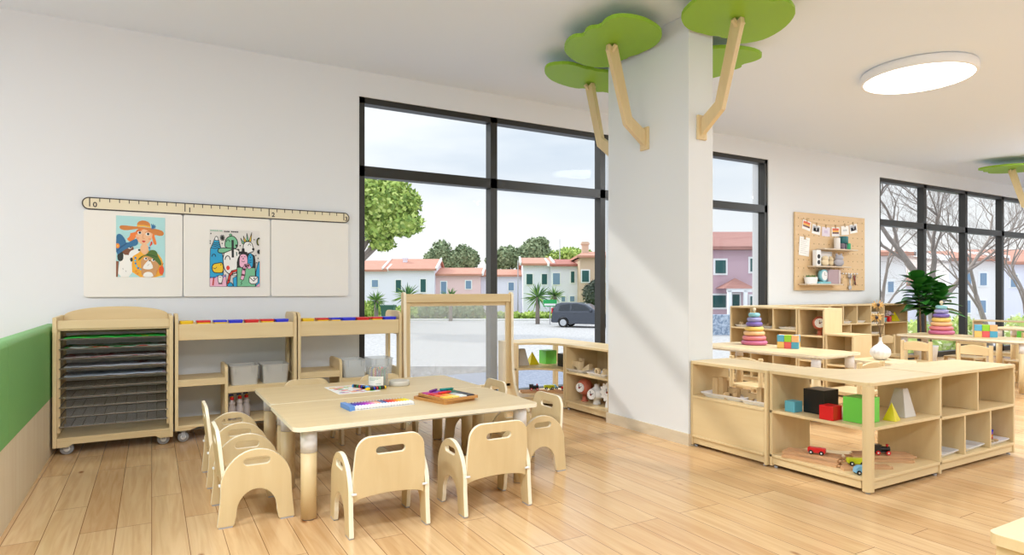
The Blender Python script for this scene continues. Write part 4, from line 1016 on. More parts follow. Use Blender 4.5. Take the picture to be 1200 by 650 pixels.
# ---- flat artwork helper
class Art:
    def __init__(s, name, lab, rect, px, paper, Y):
        s.t = thing(name, lab, 'poster', ((rect[0]+rect[1])/2, Y, (rect[2]+rect[3])/2), 0)
        s.r, s.px, s.Y = rect, px, 0; s.k = 0; s.m = MB(); s.mats = []
        w, h = (rect[1]-rect[0])/2, (rect[3]-rect[2])/2; s.w, s.h = w, h
        MB().box(-w, w, -.0006, .0006, -h, h).build('paper', mat('paper_%d%d%d' % paper, paper, .5), s.t)
    def q(s, p):
        u = (p[0]-s.px[0])/(s.px[2]-s.px[0]); v = (p[1]-s.px[1])/(s.px[3]-s.px[1])
        u = min(1, max(0, u)); v = min(1, max(0, v)); return (-s.w+2*s.w*u, s.h-2*s.h*v)
    def mi(s, c):
        mm = mat('art_%d_%d_%d' % c, c, .5)
        if mm not in s.mats: s.mats.append(mm)
        return s.mats.index(mm)
    def poly(s, pts, c, line=0, lc=(20, 18, 20), sm=1):
        if sm: pts = smooth(pts, sm)
        s.k += 1; y = -.0008-s.k*.00006; i = s.mi(c)
        P_ = [s.q(p) for p in pts]
        es = []; vs = [s.m.bm.verts.new((a, y, b)) for a, b in P_]
        es = [s.m.bm.edges.new((vs[j], vs[(j+1) % len(vs)])) for j in range(len(vs))]
        for g in bmesh.ops.triangle_fill(s.m.bm, use_beauty=True, use_dissolve=False, edges=es)['geom']:
            if isinstance(g, bmesh.types.BMFace): g.material_index = i
        if line: s.line(pts+[pts[0]], line, lc)
    def ell(s, cx, cy, rx, ry, c, line=0, a0=0, a1=360):
        s.poly([(cx+rx*math.cos(R(a)), cy+ry*math.sin(R(a))) for a in range(a0, a1, 20)]+([(cx, cy)] if a1-a0 < 360 else []), c, line, sm=0)
    def line(s, pts, w, c=(20, 18, 20)):
        s.k += 1; y = -.0008-s.k*.00006; i = s.mi(c)
        for a, b in zip(pts, pts[1:]):
            d = Vector((b[0]-a[0], b[1]-a[1]))
            if d.length < 1e-6: continue
            d = d.normalized(); n = Vector((-d.y, d.x))*w/2; e = d*w*.3
            q_ = [s.q((a[0]-e.x+n.x, a[1]-e.y+n.y)), s.q((a[0]-e.x-n.x, a[1]-e.y-n.y)), s.q((b[0]+e.x-n.x, b[1]+e.y-n.y)), s.q((b[0]+e.x+n.x, b[1]+e.y+n.y))]
            if max(v[0] for v in q_)-min(v[0] for v in q_) < 1e-6 or max(v[1] for v in q_)-min(v[1] for v in q_) < 1e-6: continue
            s.m.quad([(u, y, v) for u, v in q_], i)
    def curve(s, cx, cy, rx, ry, a0, a1, w, c=(20, 18, 20)):
        s.line([(cx+rx*math.cos(R(a0+(a1-a0)*k/8)), cy+ry*math.sin(R(a0+(a1-a0)*k/8))) for k in range(9)], w, c)
    def done(s): return s.m.build('printed_picture', s.mats, s.t)
A = Art('portrait_poster', 'poster of a woman in an orange hat with a dog and a cat', (-.232, .090, 1.207, 1.668), (310, 125, 612, 510), (176, 222, 222), YW-.0255)
OR, ORD, SKIN, MUS, BLU, BRN, WHT, DKB = (238, 126, 44), (212, 128, 50), (242, 190, 146), (246, 176, 38), (42, 110, 156), (122, 70, 40), (242, 240, 234), (36, 40, 34)
A.poly([(398,225),(392,255),(372,270),(395,290),(425,270),(455,200),(520,210),(530,260),(540,300),(562,302),(548,255),(535,215)], OR, sm=1)
A.poly([(398,385),(440,345),(520,330),(565,355),(598,400),(600,460),(596,510),(410,510)], MUS)
A.poly([(462,300),(505,300),(508,345),(485,372),(452,340)], SKIN)
A.poly([(425,215),(430,260),(448,290),(478,312),(508,292),(528,262),(536,220),(480,195)], SKIN)
A.poly([(420,235),(438,205),(480,190),(545,210),(552,245),(530,232),(500,195),(455,215),(432,245)], OR)
A.poly([(330,190),(350,184),(430,190),(500,192),(590,205),(608,228),(590,246),(540,236),(480,200),(430,205),(365,218),(332,208)], ORD)
A.poly([(435,190),(440,158),(478,146),(515,160),(522,194),(480,186)], ORD)
A.poly([(435,190),(438,178),(480,178),(520,184),(521,194),(480,188)], (244, 186, 60), sm=0)
for k in range(7):
    a = R(-100+k*32); A.line([(530,186),(530+22*math.cos(a), 186+16*math.sin(a))], 6, BLU)
for ex, ey in ((452, 228), (503, 235)):
    A.ell(ex, ey, 13, 10, WHT); A.ell(ex+2, ey-1, 8, 8, (26, 24, 24)); A.line([(ex-16, ey-10), (ex, ey-17), (ex+14, ey-14)], 3, (200, 90, 40))
A.line([(476,236),(470,262),(484,264)], 2.5, (214, 130, 90)); A.poly([(464,278),(478,276),(492,280),(478,292)], (206, 50, 36))
A.ell(440, 262, 10, 6, (240, 160, 118)); A.ell(515, 266, 10, 6, (240, 160, 118))
A.ell(526, 292, 6, 12, (222, 60, 30)); A.ell(519, 305, 4, 8, (222, 60, 30))
# dog
A.poly([(318,510),(330,420),(345,370),(400,340),(420,352),(404,400),(408,510)], WHT)
A.poly([(345,330),(390,305),(415,318),(418,345),(395,372),(352,370)], BRN)
A.poly([(395,345),(420,335),(440,328),(456,338),(452,352),(420,372),(398,385),(385,370)], WHT)
A.ell(450, 338, 8, 6, DKB); A.ell(392, 322, 13, 10, WHT); A.ell(397, 321, 7, 7, (26, 24, 24))
A.poly([(320,345),(345,340),(355,370),(352,405),(330,414),(316,395)], DKB); A.poly([(392,390),(408,385),(412,408),(398,416)], DKB)
A.poly([(310,262),(318,240),(340,240),(365,272),(372,300),(430,264),(444,278),(440,308),(400,318),(350,345),(310,380)], BLU)
A.line([(312,352),(340,322),(372,300)], 8, (30, 84, 130)); A.ell(319, 315, 13, 16, (240, 140, 40)); A.ell(319, 315, 5, 6, (250, 190, 80))
A.poly([(310,410),(326,412),(320,510),(310,510)], (140, 82, 50), sm=0); A.line([(350,455),(353,462)], 3, (150,150,150)); A.line([(368,470),(371,477)], 3, (150,150,150))
# necklace
for k, (x, y) in enumerate(((427,388),(425,406),(428,424),(434,440),(444,453),(460,460),(513,322),(514,336))): A.ell(x, y, 6.5, 6.5, (84, 196, 214) if k % 2 else (50, 130, 190))
for x, y in ((440,490),(430,475),(560,470),(550,490)): A.line([(x-8,y),(x+8,y-6)], 3, (232, 130, 30)); A.line([(x,y-9),(x+2,y+7)], 3, (232, 130, 30))
# cat
A.poly([(465,510),(462,440),(460,400),(490,378),(530,375),(566,392),(574,440),(560,470),(548,510)], (206, 152, 96))
A.poly([(548,400),(560,374),(568,398)], (206,152,96), sm=0)
A.poly([(470,510),(480,482),(508,474),(532,482),(540,510)], WHT); A.poly([(468,450),(505,400),(515,400),(540,448),(520,460),(485,460)], WHT)
for ex, ey in ((490, 392), (537, 400)): A.ell(ex, ey, 11, 9, WHT); A.ell(ex+2, ey-1, 6, 6, (26, 24, 24))
A.ell(514, 404, 6, 4, (60, 50, 50)); A.line([(500,436),(512,428)], 2, (120,110,100))
A.poly([(440,410),(452,382),(500,362),(512,340),(540,334),(560,345),(566,372),(590,415),(584,440),(560,412),(520,378),(480,372),(458,395)], (74, 110, 32)); A.line([(500,366),(530,370),(560,380)], 6, (44, 76, 22))
A.poly([(572,450),(590,432),(604,446),(604,480),(590,496),(574,484)], (232, 84, 34)); A.line([(592,432),(600,420)], 4, (180,50,30))
A.done()
B = Art('cartoon_poster', 'poster crowded with black-outlined cartoon animals in blue, green and pink', (.402, .777, 1.136, 1.598), (82, 75, 520, 575), (226, 222, 216), YW-.0255)
K = (18, 18, 20); CY, GR, PK, YE, RD, WH = (24, 160, 208), (118, 190, 146), (238, 180, 206), (238, 200, 30), (226, 60, 44), (240, 238, 234)
B.poly([(82,260),(110,200),(128,145),(140,135),(154,148),(178,240),(200,330),(200,575),(82,575)], CY, 6)
B.poly([(120,172),(128,145),(140,135),(152,146),(160,172)], WH, 5); 
for yy in (190, 205, 220, 238): B.line([(112-(yy-190)*.3, yy), (130, yy+6), (146, yy-2), (166+(yy-190)*.2, yy+5)], 6, K)
B.poly([(82,500),(220,470),(230,575),(82,575)], PK, 5, sm=0); B.line([(84,490),(120,500),(150,480),(170,500),(220,480)], 9, (40, 110, 190))
B.curve(118, 318, 16, 26, 190, 350, 6)
B.poly([(195,300),(230,245),(330,240),(345,300),(345,420),(320,450),(262,470),(222,445),(200,400)], WH, 7)
B.poly([(212,195),(225,150),(262,128),(300,135),(325,175),(322,225),(300,240),(215,235)], GR, 7); B.ell(262, 120, 12, 9, GR, 4)
B.poly([(150,262),(160,240),(215,235),(300,240),(245,262),(200,282),(158,280)], GR, 7)
B.curve(240, 185, 14, 22, 190, 350, 5); B.line([(279,170),(281,312)], 20, K); B.ell(312, 212, 10, 10, K); B.line([(325,240),(338,252)], 7, K); B.line([(314,270),(316,300)], 9, (60,100,90))
B.curve(236, 340, 22, 36, 185, 355, 7); B.ell(239, 410, 15, 20, RD)
B.poly([(100,410),(112,378),(150,370),(195,362),(202,452),(150,456),(112,450)], YE, 7); B.line([(110,412),(130,420),(142,405)], 5, K); B.ell(178, 384, 5, 5, K)
B.poly([(370,215),(385,180),(415,172),(448,182),(458,215),(470,240),(462,262),(440,268),(400,285),(378,260)], WH, 6); B.curve(428, 212, 12, 18, 190, 350, 5); B.ell(462, 240, 11, 12, K); B.line([(448,262),(456,268)], 5, K)
for x0, y0, x1, y1, c in ((372,195,350,145,GR),(388,178,374,125,YE),(410,172,405,100,GR),(430,175,448,92,YE)): B.poly([(x0-8,y0),(x1,y1),(x0+12,y0-4)], c, 5, sm=0)
B.poly([(318,420),(318,340),(350,280),(470,280),(482,350),(482,420)], K, 4)
B.poly([(338,410),(338,310),(355,285),(395,285),(412,315),(410,410)], PK, 5); B.poly([(412,410),(412,300),(430,275),(455,285),(462,320),(458,410)], CY, 5)
B.poly([(330,285),(335,265),(360,262),(362,235),(382,235),(385,265),(408,268),(410,288)], K, 2, sm=0)
for cx, cy, s_ in ((372, 318, 1), (436, 305, .9)):
    B.curve(cx-14*s_, cy-4, 7, 7, 190, 350, 3.5); B.curve(cx+14*s_, cy-4, 7, 7, 190, 350, 3.5); B.ell(cx, cy+8, 5, 6, K); B.curve(cx, cy+28, 12, 8, 10, 170, 4)
B.curve(436, 352, 10, 8, 10, 170, 4)
B.poly([(318,575),(318,405),(480,405),(482,575)], GR, 7, sm=0)
B.line([(428,405),(418,385),(396,390),(378,420),(372,470),(362,505)], 34, K); B.line([(428,405),(418,385),(396,390),(378,420),(372,470),(362,503)], 25, PK)
for x, y in ((410,388),(388,405),(378,435),(372,465)): B.line([(x-9,y-4),(x+9,y+5)], 4, (190,110,150))
B.line([(365,520),(352,540),(362,545),(350,560)], 4, K)
B.line([(312,432),(278,442),(254,475),(244,520),(240,545)], 24, K); B.line([(312,432),(278,442),(254,475),(244,520),(240,545)], 14, RD)
B.poly([(228,575),(240,545),(260,535),(280,550),(285,575)], CY, 6); B.poly([(270,470),(318,455),(318,470),(290,480)], WH, 4); B.poly([(286,575),(282,500),(316,480),(318,575)], CY, 5, sm=0)
B.poly([(150,500),(155,478),(175,474),(195,485),(192,515),(184,545),(158,545)], WH, 5); B.line([(163,490),(180,494)], 4, K); B.line([(110,560),(116,500)], 12, (190,60,40)); B.line([(158,548),(186,548)], 8, K)
B.poly([(484,575),(486,440),(500,380),(510,350),(520,350),(520,575)], CY, 6, sm=0); B.poly([(482,575),(500,555),(520,540),(520,575)], PK, 4, sm=0)
B.poly([(425,550),(424,486),(440,480),(500,482),(506,492),(500,550)], WH, 6); B.line([(427,490),(465,524),(502,488)], 6, K); B.ell(470, 500, 6, 8, K)
B.curve(514, 172, 18, 32, 110, 290, 12, K); B.curve(515, 172, 14, 26, 120, 250, 6, (170,180,60))
for x, y, r_ in ((190,148,13),(512,262,10)):
    for a in range(0, 180, 36): B.line([(x-r_*1.5*math.cos(R(a)), y-r_*1.9*math.sin(R(a))), (x+r_*1.5*math.cos(R(a)), y+r_*1.9*math.sin(R(a)))], 7, K)
for x, y in ((92,115),(86,180),(86,200),(345,212),(470,155),(485,295),(188,198),(492,360),(505,320)): B.ell(x, y, 5, 6, (40, 36, 36))
for x, w_, c in ((90,10,GR),(104,9,GR),(117,10,GR),(131,9,GR),(145,11,GR),(168,9,GR),(181,8,GR)): B.line([(x, 86),(x+w_*.6, 90)], 8, (150,200,175))
for x, w_ in ((208,9),(221,8),(233,9),(245,5),(268,10),(281,9),(294,9),(307,8),(320,8)): B.line([(x, 90),(x+w_*.6, 94)], 9, (60, 50, 54))
B.done()

# ============================================================= pegboard
t = thing('pegboard', 'square natural wood pegboard on the wall between the windows', 'pegboard', (0, YW, 0), 0)
peg_m = mat('pegboard_wood', (226, 194, 150), .5, noise=((2, 20, 20), .3, (214, 180, 134)))
MB().box(7.66, 9.28, -.03, -.008, 1.112, 2.19).build('board', peg_m, t, bevel=.002)
m = MB()
for i in range(14):
    for j in range(9): x, z = 7.73+i*.114, 1.19+j*.115; m.cyl((x, -.0302, z), (x, -.0296, z), .009, n=8)
m.build('peg_holes', mat('hole_brown', (150, 116, 76), .7), t)
MB().box(7.70, 7.76, -.008, -.001, 1.2, 2.1).box(9.18, 9.24, -.008, -.001, 1.2, 2.1).build('wall_batten', peg_m, t)
def wshelf(lab, x0, x1, z):
    o = MB().box(x0, x1, YW-.16, YW-.031, z-.018, z).build('peg_shelf', mat('pale_shelf', (214, 196, 172), .5), bevel=.002)
    return tag(o, lab, 'shelf', 'little shelves on the pegboard')
wshelf('top little shelf of the pegboard, cups on it', 8.12, 8.90, 1.70); wshelf('middle little shelf of the pegboard, plush toys on it', 7.92, 8.74, 1.452); wshelf('bottom little shelf of the pegboard, clock and succulent on it', 7.74, 8.55, 1.203)
YS = YW-.095
def cup(lab, x, z, r_, h, c): return tag(MB().lathe([(.001,0),(r_*.9,0),(r_,.01),(r_,h-.01),(r_*.92,h),(.001,h)], n=20).build('cup', mat('cup_%d_%d' % (c[0], c[1]), c, .45)), lab, 'cup', None, (x, YS, z))
cup('white cup on the top pegboard shelf', 8.50, 1.7005, .042, .16, (240,238,236)); cup('mauve grey cup on the top pegboard shelf', 8.60, 1.7005, .045, .085, (120, 104, 116))
cup('small green cup on the top pegboard shelf', 8.75, 1.7005, .042, .09, (50, 168, 116)); cup('teal canister behind the cups, upper one', 8.655, 1.786, .06, .10, (44, 112, 118)); cup('dark canister under the teal one', 8.665, 1.7005, .018+.02, .085, (76, 66, 84))
# string of cards
t = thing('card_string', 'string with little pegs holding six photo cards', 'string', (0, YW, 0), 0)
pts = [(7.78+.2167*k, -.036, 2.10-.055*math.sin(math.pi*k/6)) for k in range(7)]
MB().tube(pts, .0025, 5).build('string', oldwood, t)
CC = [((7.90, 2.015), -11, 'sun'), ((8.115, 1.965), -8, 'cat'), ((8.335, 1.945), -1, 'lav'), ((8.56, 1.955), 2, 'sun'), ((8.785, 1.985), 5, 'txt'), ((8.99, 2.02), 9, 'cat')]
cl = ['sunset photo card, first on the string', 'photo card with dark figures, second on the string', 'pale lavender card, third on the string', 'sunset photo card, fourth on the string', 'white card with faint writing, fifth on the string', 'photo card with dark figures, last on the string']
for i, ((x, z), a, k) in enumerate(CC):
    c = thing('photo_card', cl[i], 'card', (x, YW-.034, z), 0, 'photo cards on the pegboard'); c.rotation_euler = (0, R(-a), 0)
    base = (222, 212, 226) if k == 'lav' else (244, 242, 238)
    MB().box(-.09, .09, -.0012, .0, -.065, .065).build('card', mat('card_%d' % base[0], base, .5), c)
    m = MB(); ms = []
    def bar(x0, x1, z0, z1, col_):
        ms.append(mat('card_%d_%d_%d' % col_, col_, .5)); m.box(x0, x1, -.0018, -.001, z0, z1, len(ms)-1)
    if k == 'sun': bar(-.075,.075,.02,.05,(226,90,40)); bar(-.075,.075,-.005,.02,(246,180,80)); bar(-.075,.075,-.025,-.005,(90,60,60)); bar(-.075,.075,-.03,-.025,(190,120,90))
    elif k == 'cat': bar(-.075,.075,-.03,.05,(190,190,196)); bar(-.06,-.01,-.03,.02,(40,40,50)); bar(.02,.06,-.02,.03,(60,40,40)); bar(-.01,.03,-.03,-.01,(190,60,50))
    elif k == 'lav': bar(-.04,.04,-.02,.02,(206,190,214))
    else: bar(-.045,-.01,-.01,.015,(200,200,200)); bar(.0,.045,-.01,.015,(200,200,200))
    m.build('picture', ms, c); MB().box(-.008, .008, -.008, .002, .05, .10).build('clothes_peg', oldwood, c)
t = thing('paper_note', 'white written paper note clipped at the left of the pegboard', 'note', (7.85, YW-.036, 1.72), 0); t.rotation_euler = (0, R(5), 0)
MB().box(-.11, .11, -.001, .001, -.13, .13).build('paper', mat('paper', (245, 244, 240), .6), t); m = MB()
for k in range(8): m.box(-.085, .085-(k % 3)*.03, -.0016, -.001, .095-k*.027, .099-k*.027)
m.build('writing', mat('pencil', (190, 186, 180), .6), t); MB().box(-.012, .012, -.01, .002, .10, .15).build('clip', oldwood, t)
# photo frames, plush toys, speaker on the middle shelf
t = thing('toy_speaker', 'white box with two black round discs on the middle pegboard shelf', 'box', (8.04, YS, 1.4525), 0)
MB().box(-.05, .05, -.03, .03, 0, .22).build('case', white_m, t, bevel=.003)
MB().cyl((.0, -.03, .05), (.0, -.034, .05), .03, n=20).build('disc', black_m, t); MB().cyl((.0, -.03, .13), (.0, -.034, .13), .03, n=20).build('disc', black_m, t)
t = thing('picture_frame', 'pale framed print behind the plush toys', 'picture', (8.29, YW-.05, 1.4525), 0)
MB().box(-.15, .15, -.008, .008, 0, .21).build('frame', mat('pale_frame', (206, 204, 204), .5), t); MB().box(-.12, .12, -.0095, -.008, .03, .18).build('print', mat('pale_print', (226, 222, 220), .6), t)
def plush(lab, x, c, w_, h, ear):
    t = thing('plush_toy', lab, 'plush toy', (x, YS-.01, 1.4525), 0); mm = mat('plush_%d' % c[0], c, .9)
    m = MB(); m.ball((0, 0, h*.35), w_*.5, .035, h*.35, 14); m.ball((0, -.005, h*.72), w_*.4, .033, h*.26, 14); m.build('body', mm, t)
    for s in (-1, 1): MB().ball((s*w_*.25, 0, h*(.95 if ear else .85)), w_*.10, .012, h*(.16 if ear else .08), 10).build('ear', mm, t)
plush('cream plush toy on the middle pegboard shelf', 8.21, (232, 214, 180), .15, .15, False); plush('small cream plush rabbit beside the larger cream one', 8.34, (224, 204, 168), .08, .13, True)
plush('large grey plush toy at the right of the middle pegboard shelf', 8.53, (176, 174, 182), .22, .17, True)
t = thing('succulent_pot', 'succulent in an oval white pot on the bottom pegboard shelf', 'plant', (7.91, YS, 1.2035), 0)
rg = [[Vector((a*s_, b*s_, z)) for a, b in rr(-.12, .12, -.045, .045, .04, 4)] for s_, z in ((.85, 0), (1, .09), (.9, .09), (.88, .075))]
MB().loft(rg).build('pot', white_m, t)
for k, (x, c) in enumerate(((-.07, (60,120,60)), (0, (120,140,70)), (.065, (80,130,60)))):
    m = MB()
    for q in range(14):
        a = q*2.4; r_ = .5+.5*(q/14); m.cyl((x, 0, .08), (x+.045*r_*math.cos(a), .03*r_*math.sin(a), .08+.06*(1.25-r_)), .009, .001, n=5)
    m.build('rosette', mat('succulent_%d' % k, c, .5), t)
t = thing('desk_clock', 'pale turquoise round desk clock on the bottom pegboard shelf', 'clock', (8.17, YS-.01, 1.2035), 0)
tq = mat('turquoise', (130, 190, 200), .45)
b = MB(); b.cyl((0, -.02, .115), (0, .03, .115), .085, n=32); b.ext([rr(-.13, .13, -.045, .05, .03, 4)], 'xy', 0, .03); b.build('case', tq, t)
f = MB().cyl((0, -.021, .115), (0, -.024, .115), .066, n=28).build('dial', white_m, t); MB().box(-.002, .002, -.026, -.024, .115, .16).box(0, .035, -.026, -.024, .113, .117).build('hands', black_m, f)
t = thing('storage_case', 'mauve case standing at the right of the bottom pegboard shelf', 'case', (8.37, YS, 1.2035), 0)
MB().ext([rr(-.14, .13, 0, .20, .03, 4)], 'xz', -.05, .05).build('shell', mat('mauve_shell', (176, 152, 158), .45), t, bevel=.004); MB().ext([rr(.09, .135, .002, .198, .018, 4)], 'xz', -.054, .054).build('lid_band', mat('mauve_pale', (206, 190, 190), .45), t)
t = thing('hook_rail', 'white hook rail at the lower right of the pegboard', 'hook rail', (8.88, YW-.031, 1.355), 0)
MB().box(-.20, .20, -.012, 0, -.006, .006).build('bar', oldwood, t)
for k in range(6): MB().ball((-.17+k*.068, -.02, 0), .013).build('hook', white_m, t)
t = thing('toy_wrench', 'pale grey toy wrench hanging from the hook rail', 'toy tool', (8.875, YW-.052, 1.235), 0)
MB().ext([slot(0, 0, .024, .14), ], 'xz', -.006, .006).build('handle', mat('tool_grey', (196, 196, 200), .4), t)
MB().ext([arc(0, .085, .038, .038, 120, 420, 16)+arc(0, .085, .018, .018, 420, 120, 12)], 'xz', -.006, .006).build('jaw', mat('tool_grey', (196, 196, 200), .4), t)
MB().lathe([(.012, -.005), (.034, -.005), (.034, .005), (.012, .005)], (0, 0, -.085), ax='y').build('ring_end', mat('tool_grey', (196, 196, 200), .4), t)
t = thing('toy_pliers', 'dark red handled toy pliers hanging at the right hook', 'toy tool', (9.0, YW-.05, 1.27), 0)
MB().tube([(-.02, 0, .06), (-.006, 0, .0), (.02, 0, -.08)], .009, 8).build('handle', mat('dark_red', (130, 30, 40), .4), t); MB().tube([(.02, 0, .06), (.006, 0, .0), (-.01, 0, -.07)], .009, 8).build('handle', steel_m, t)
t = thing('wooden_hanger', 'small wooden figure hanging left of the wrench', 'hanging toy', (8.70, YW-.045, 1.24), 0)
MB().ball((0, 0, .03), .03, .008, .03).ball((0, 0, -.02), .024, .008, .03).build('figure', oldwood, t)
# ============================================================= outside: yard, street, houses, trees
ZG = -1.0
def zy(y, d): return 1.1-(y-341)*d/738          # height that a sight line reaches at distance d
def noise_mat(name, c1, c2, sc_, rough=.9, bump=None, c3=None):
    return mat(name, c1, rough, noise=((sc_, sc_, sc_), .18, c2), bump=bump, spec=.2)
gravel = noise_mat('pale_gravel', (196, 195, 195), (160, 159, 160), 9, bump=(30, .4))
gravel_shade = noise_mat('shaded_gravel', (150, 156, 170), (118, 126, 144), 14, bump=(40, .3))  # gravel near the building, its shade put into the blue-grey colour
grass = noise_mat('grass', (142, 166, 62), (104, 132, 48), 3, bump=(20, .6))
def ground(name, d0, d1, m, h=0, x0=-900, x1=2600):
    a, b, c, e_ = far(x0, d0), far(x1, d0), far(x1, d1), far(x0, d1)
    MBx = MB(); MBx.loft([[Vector((p.x, p.y, ZG-.3)) for p in (a, b, c, e_)], [Vector((p.x, p.y, ZG+h)) for p in (a, b, c, e_)]]); return struct(MBx.build(name, m))
struct(MB().box(-60, 80, -60, YO, ZG-.35, ZG-.02).build('ground_rear_bounce', mat('bounce_ground', (222, 228, 238), .8)))  # unseen ground, made pale to bounce light up to the ceiling
y0_ = MB(); y0_.box(-40, 70, YO, 14.5, ZG-.3, ZG+.0); struct(y0_.build('ground_shaded', gravel_shade))
ground('ground_gravel', 17.5, 44, gravel, .012)
ground('kerb_street', 44, 44.6, mat('kerb', (226, 226, 222), .8), .15)
ground('ground_grass', 44.6, 54, grass, .06)
ground('ground_far', 54, 300, noise_mat('far_ground', (180, 176, 160), (150, 150, 130), .4), .0, -2600, 4200)
struct(MB().box(-6, 20, YO+.001, YO+.05, ZG, -.12).build('wall_plinth', mat('plinth', (200, 198, 192), .8)))
# ---- houses
rt = mat('terracotta_tiles', (204, 152, 132), .8, noise=((1.2, 9, 9), .3, (180, 122, 102))); whs = mat('white_render', (236, 237, 250), .85); pks = mat('pink_render', (236, 206, 208), .85)
pks2 = mat('mauve_pink_render', (200, 172, 184), .85); tans = mat('tan_render', (214, 188, 166), .85); shut = mat('green_shutter', (36, 88, 88), .6); glz = mat('house_glass', (120, 150, 180), .15); whtrim = mat('white_trim', (246, 248, 250), .7)
def frame_at(d, x):                     # rotation so that local x runs across the view, y away
    p = far(x, d); return Matrix.Translation((p.x, p.y, ZG))@Matrix.Rotation(AZ-R(90), 4, 'Z')
def house(lab, x0, x1, d, eave, ridge, wm, wins=(), dep=9, roofm=None, chimney=None, hip=.0, verge=True, turn=0, zb=ZG):
    t = thing('house', lab, 'house', (0, 0, 0), 0)
    M = frame_at(d, x0); W = (x1-x0)/738*d; e = zy(eave, d)-ZG; r_ = zy(ridge, d)-ZG
    t.matrix_world = M@Matrix.Rotation(R(turn), 4, 'Z')
    MB().box(0, W, 0, dep, 0, e).build('walls', wm, t)
    f = MB(); h_ = W*hip
    A0, A1, A2, A3 = (-.25, -.35, e), (W+.25, -.35, e), (W+.25, dep+.35, e), (-.25, dep+.35, e); R0, R1 = (h_-.25*(h_ == 0), dep*.5, r_), (W-h_+.25*(h_ == 0), dep*.5, r_)
    th = .18
    up = lambda p: (p[0], p[1], p[2]+th)
    f.loft([[Vector(A0), Vector(A1), Vector(R1), Vector(R0)], [Vector(up(A0)), Vector(up(A1)), Vector(up(R1)), Vector(up(R0))]])
    f.loft([[Vector(A3), Vector(A2), Vector(R1), Vector(R0)], [Vector(up(A3)), Vector(up(A2)), Vector(up(R1)), Vector(up(R0))]])
    if h_ == 0:
        for x in (0, W-.1): f.loft([[Vector(p) for p in ((x, 0, e), (x, dep, e), (x, dep/2, r_))], [Vector(p) for p in ((x+.1, 0, e), (x+.1, dep, e), (x+.1, dep/2, r_))]], 1)
    else:
        f.loft([[Vector(A0), Vector(A3), Vector(R0)], [Vector(up(A0)), Vector(up(A3)), Vector(up(R0))]]); f.loft([[Vector(A1), Vector(A2), Vector(R1)], [Vector(up(A1)), Vector(up(A2)), Vector(up(R1))]])
    f.build('roof', [roofm or rt, wm], t)
    if verge and h_ == 0:
        v = MB()
        for x in (-.3, W+.15):
            v.loft([[Vector((x, -.35, e)), Vector((x+.15, -.35, e)), Vector((x+.15, -.35, e+.3)), Vector((x, -.35, e+.3))], [Vector((x, dep/2, r_)), Vector((x+.15, dep/2, r_)), Vector((x+.15, dep/2, r_+.3)), Vector((x, dep/2, r_+.3))]])
        v.build('verge', whtrim, t)
    for wdef in wins:
        wx0, wx1, wy0, wy1 = wdef[:4]; kind = wdef[4] if len(wdef) > 4 else 'w'
        a, b = (wx0-x0)/738*d, (wx1-x0)/738*d; z1, z0 = zy(wy0, d)-ZG, zy(wy1, d)-ZG
        w_ = MB().box(a-.1, b+.1, -.05, .02, z0-.1, z1+.1).build('window', whtrim if kind != 's' else whtrim, t)
        MB().box(a, b, -.09, -.04, z0, z1).build('pane', shut if kind == 's' else glz, w_)
    if chimney:
        cx0, cx1, cy = chimney; a, b = (cx0-x0)/738*d, (cx1-x0)/738*d
        c_ = MB().box(a, b, dep*.3, dep*.3+(b-a), e, zy(cy, d)-ZG).box(a-.08, b+.08, dep*.3-.08, dep*.3+(b-a)+.08, zy(cy, d)-ZG-.25, zy(cy, d)-ZG-.1).build('chimney', wm, t)
    return t
house('white cottage with terracotta roof at the left edge of the window', 395, 452, 60, 318, 305, whs, ((436, 443, 328, 336),), 8)
house('white cottage with small chimney and green door', 452, 509, 60, 317, 303, whs, ((464, 470, 328, 342, 's'), (493, 499, 327, 342, 's')), 8, chimney=(467, 472, 299))
house('pale pink cottage in the middle of the row', 509.5, 563, 61, 323, 314, pks, ((517, 523, 330, 344), (546, 552, 329, 338)), 8)
house('low white cottage right of the pink one', 563.5, 612, 62, 324, 316, whs, ((596, 602, 331, 340),), 8)
house('two-storey white house with green shuttered windows', 613, 646, 55, 311, 300, whs, ((617, 624, 321, 333, 's'), (635, 641, 321, 333, 's')), 12)
house('white house section with darker tiled roof beside the tan house', 646, 679, 54, 312, 302, whs, ((648, 656, 320, 333), (669, 673, 318, 331, 's'), (658, 662, 347, 353), (668, 673, 347, 353)), 12, roofm=mat('old_tiles', (188, 120, 108), .8, noise=((1.2, 9, 9), .3, (150, 90, 80))))
house('tan house with a chimney behind the window post', 679.5, 735, 52, 302, 292, tans, ((682, 690, 317, 330, 's'), (711, 720, 315, 330, 's')), 12, chimney=(688, 696, 279), hip=.25)
# mauve-pink house seen right of the pillar
hp = house('mauve pink house with green shutters seen through the second window', 830, 960, 33, 293, 266, pks2, ((838, 850, 305, 320, 's'), (879, 888, 303, 318, 's'), (833, 850, 346, 360, 's'), (858, 866, 345, 366, 's'), (879, 887, 347, 360, 's')), 9, hip=.22, roofm=mat('old_red_tiles', (176, 128, 118), .8, noise=((1.2, 9, 9), .3, (146, 100, 92))), zb=ZG)
pr_ = MB(); d_ = 33; M = None
def hx(x): return (x-830)/738*33
def hz(y): return zy(y, 33)-ZG
pr_.loft([[Vector((hx(838), -1.4, hz(338))), Vector((hx(874), -1.4, hz(338))), Vector((hx(874), .0, hz(338))), Vector((hx(838), .0, hz(338)))], [Vector((hx(857), -.5, hz(326)))+Vector(v) for v in ((0,0,0),(.02,0,0),(.02,.02,0),(0,.02,0))]])
pr_.build('porch_roof', MATS['old_red_tiles'], hp); pc_ = MB().box(hx(842), hx(870), -1.35, -1.2, hz(342), hz(338)).build('porch_beam', whtrim, hp)
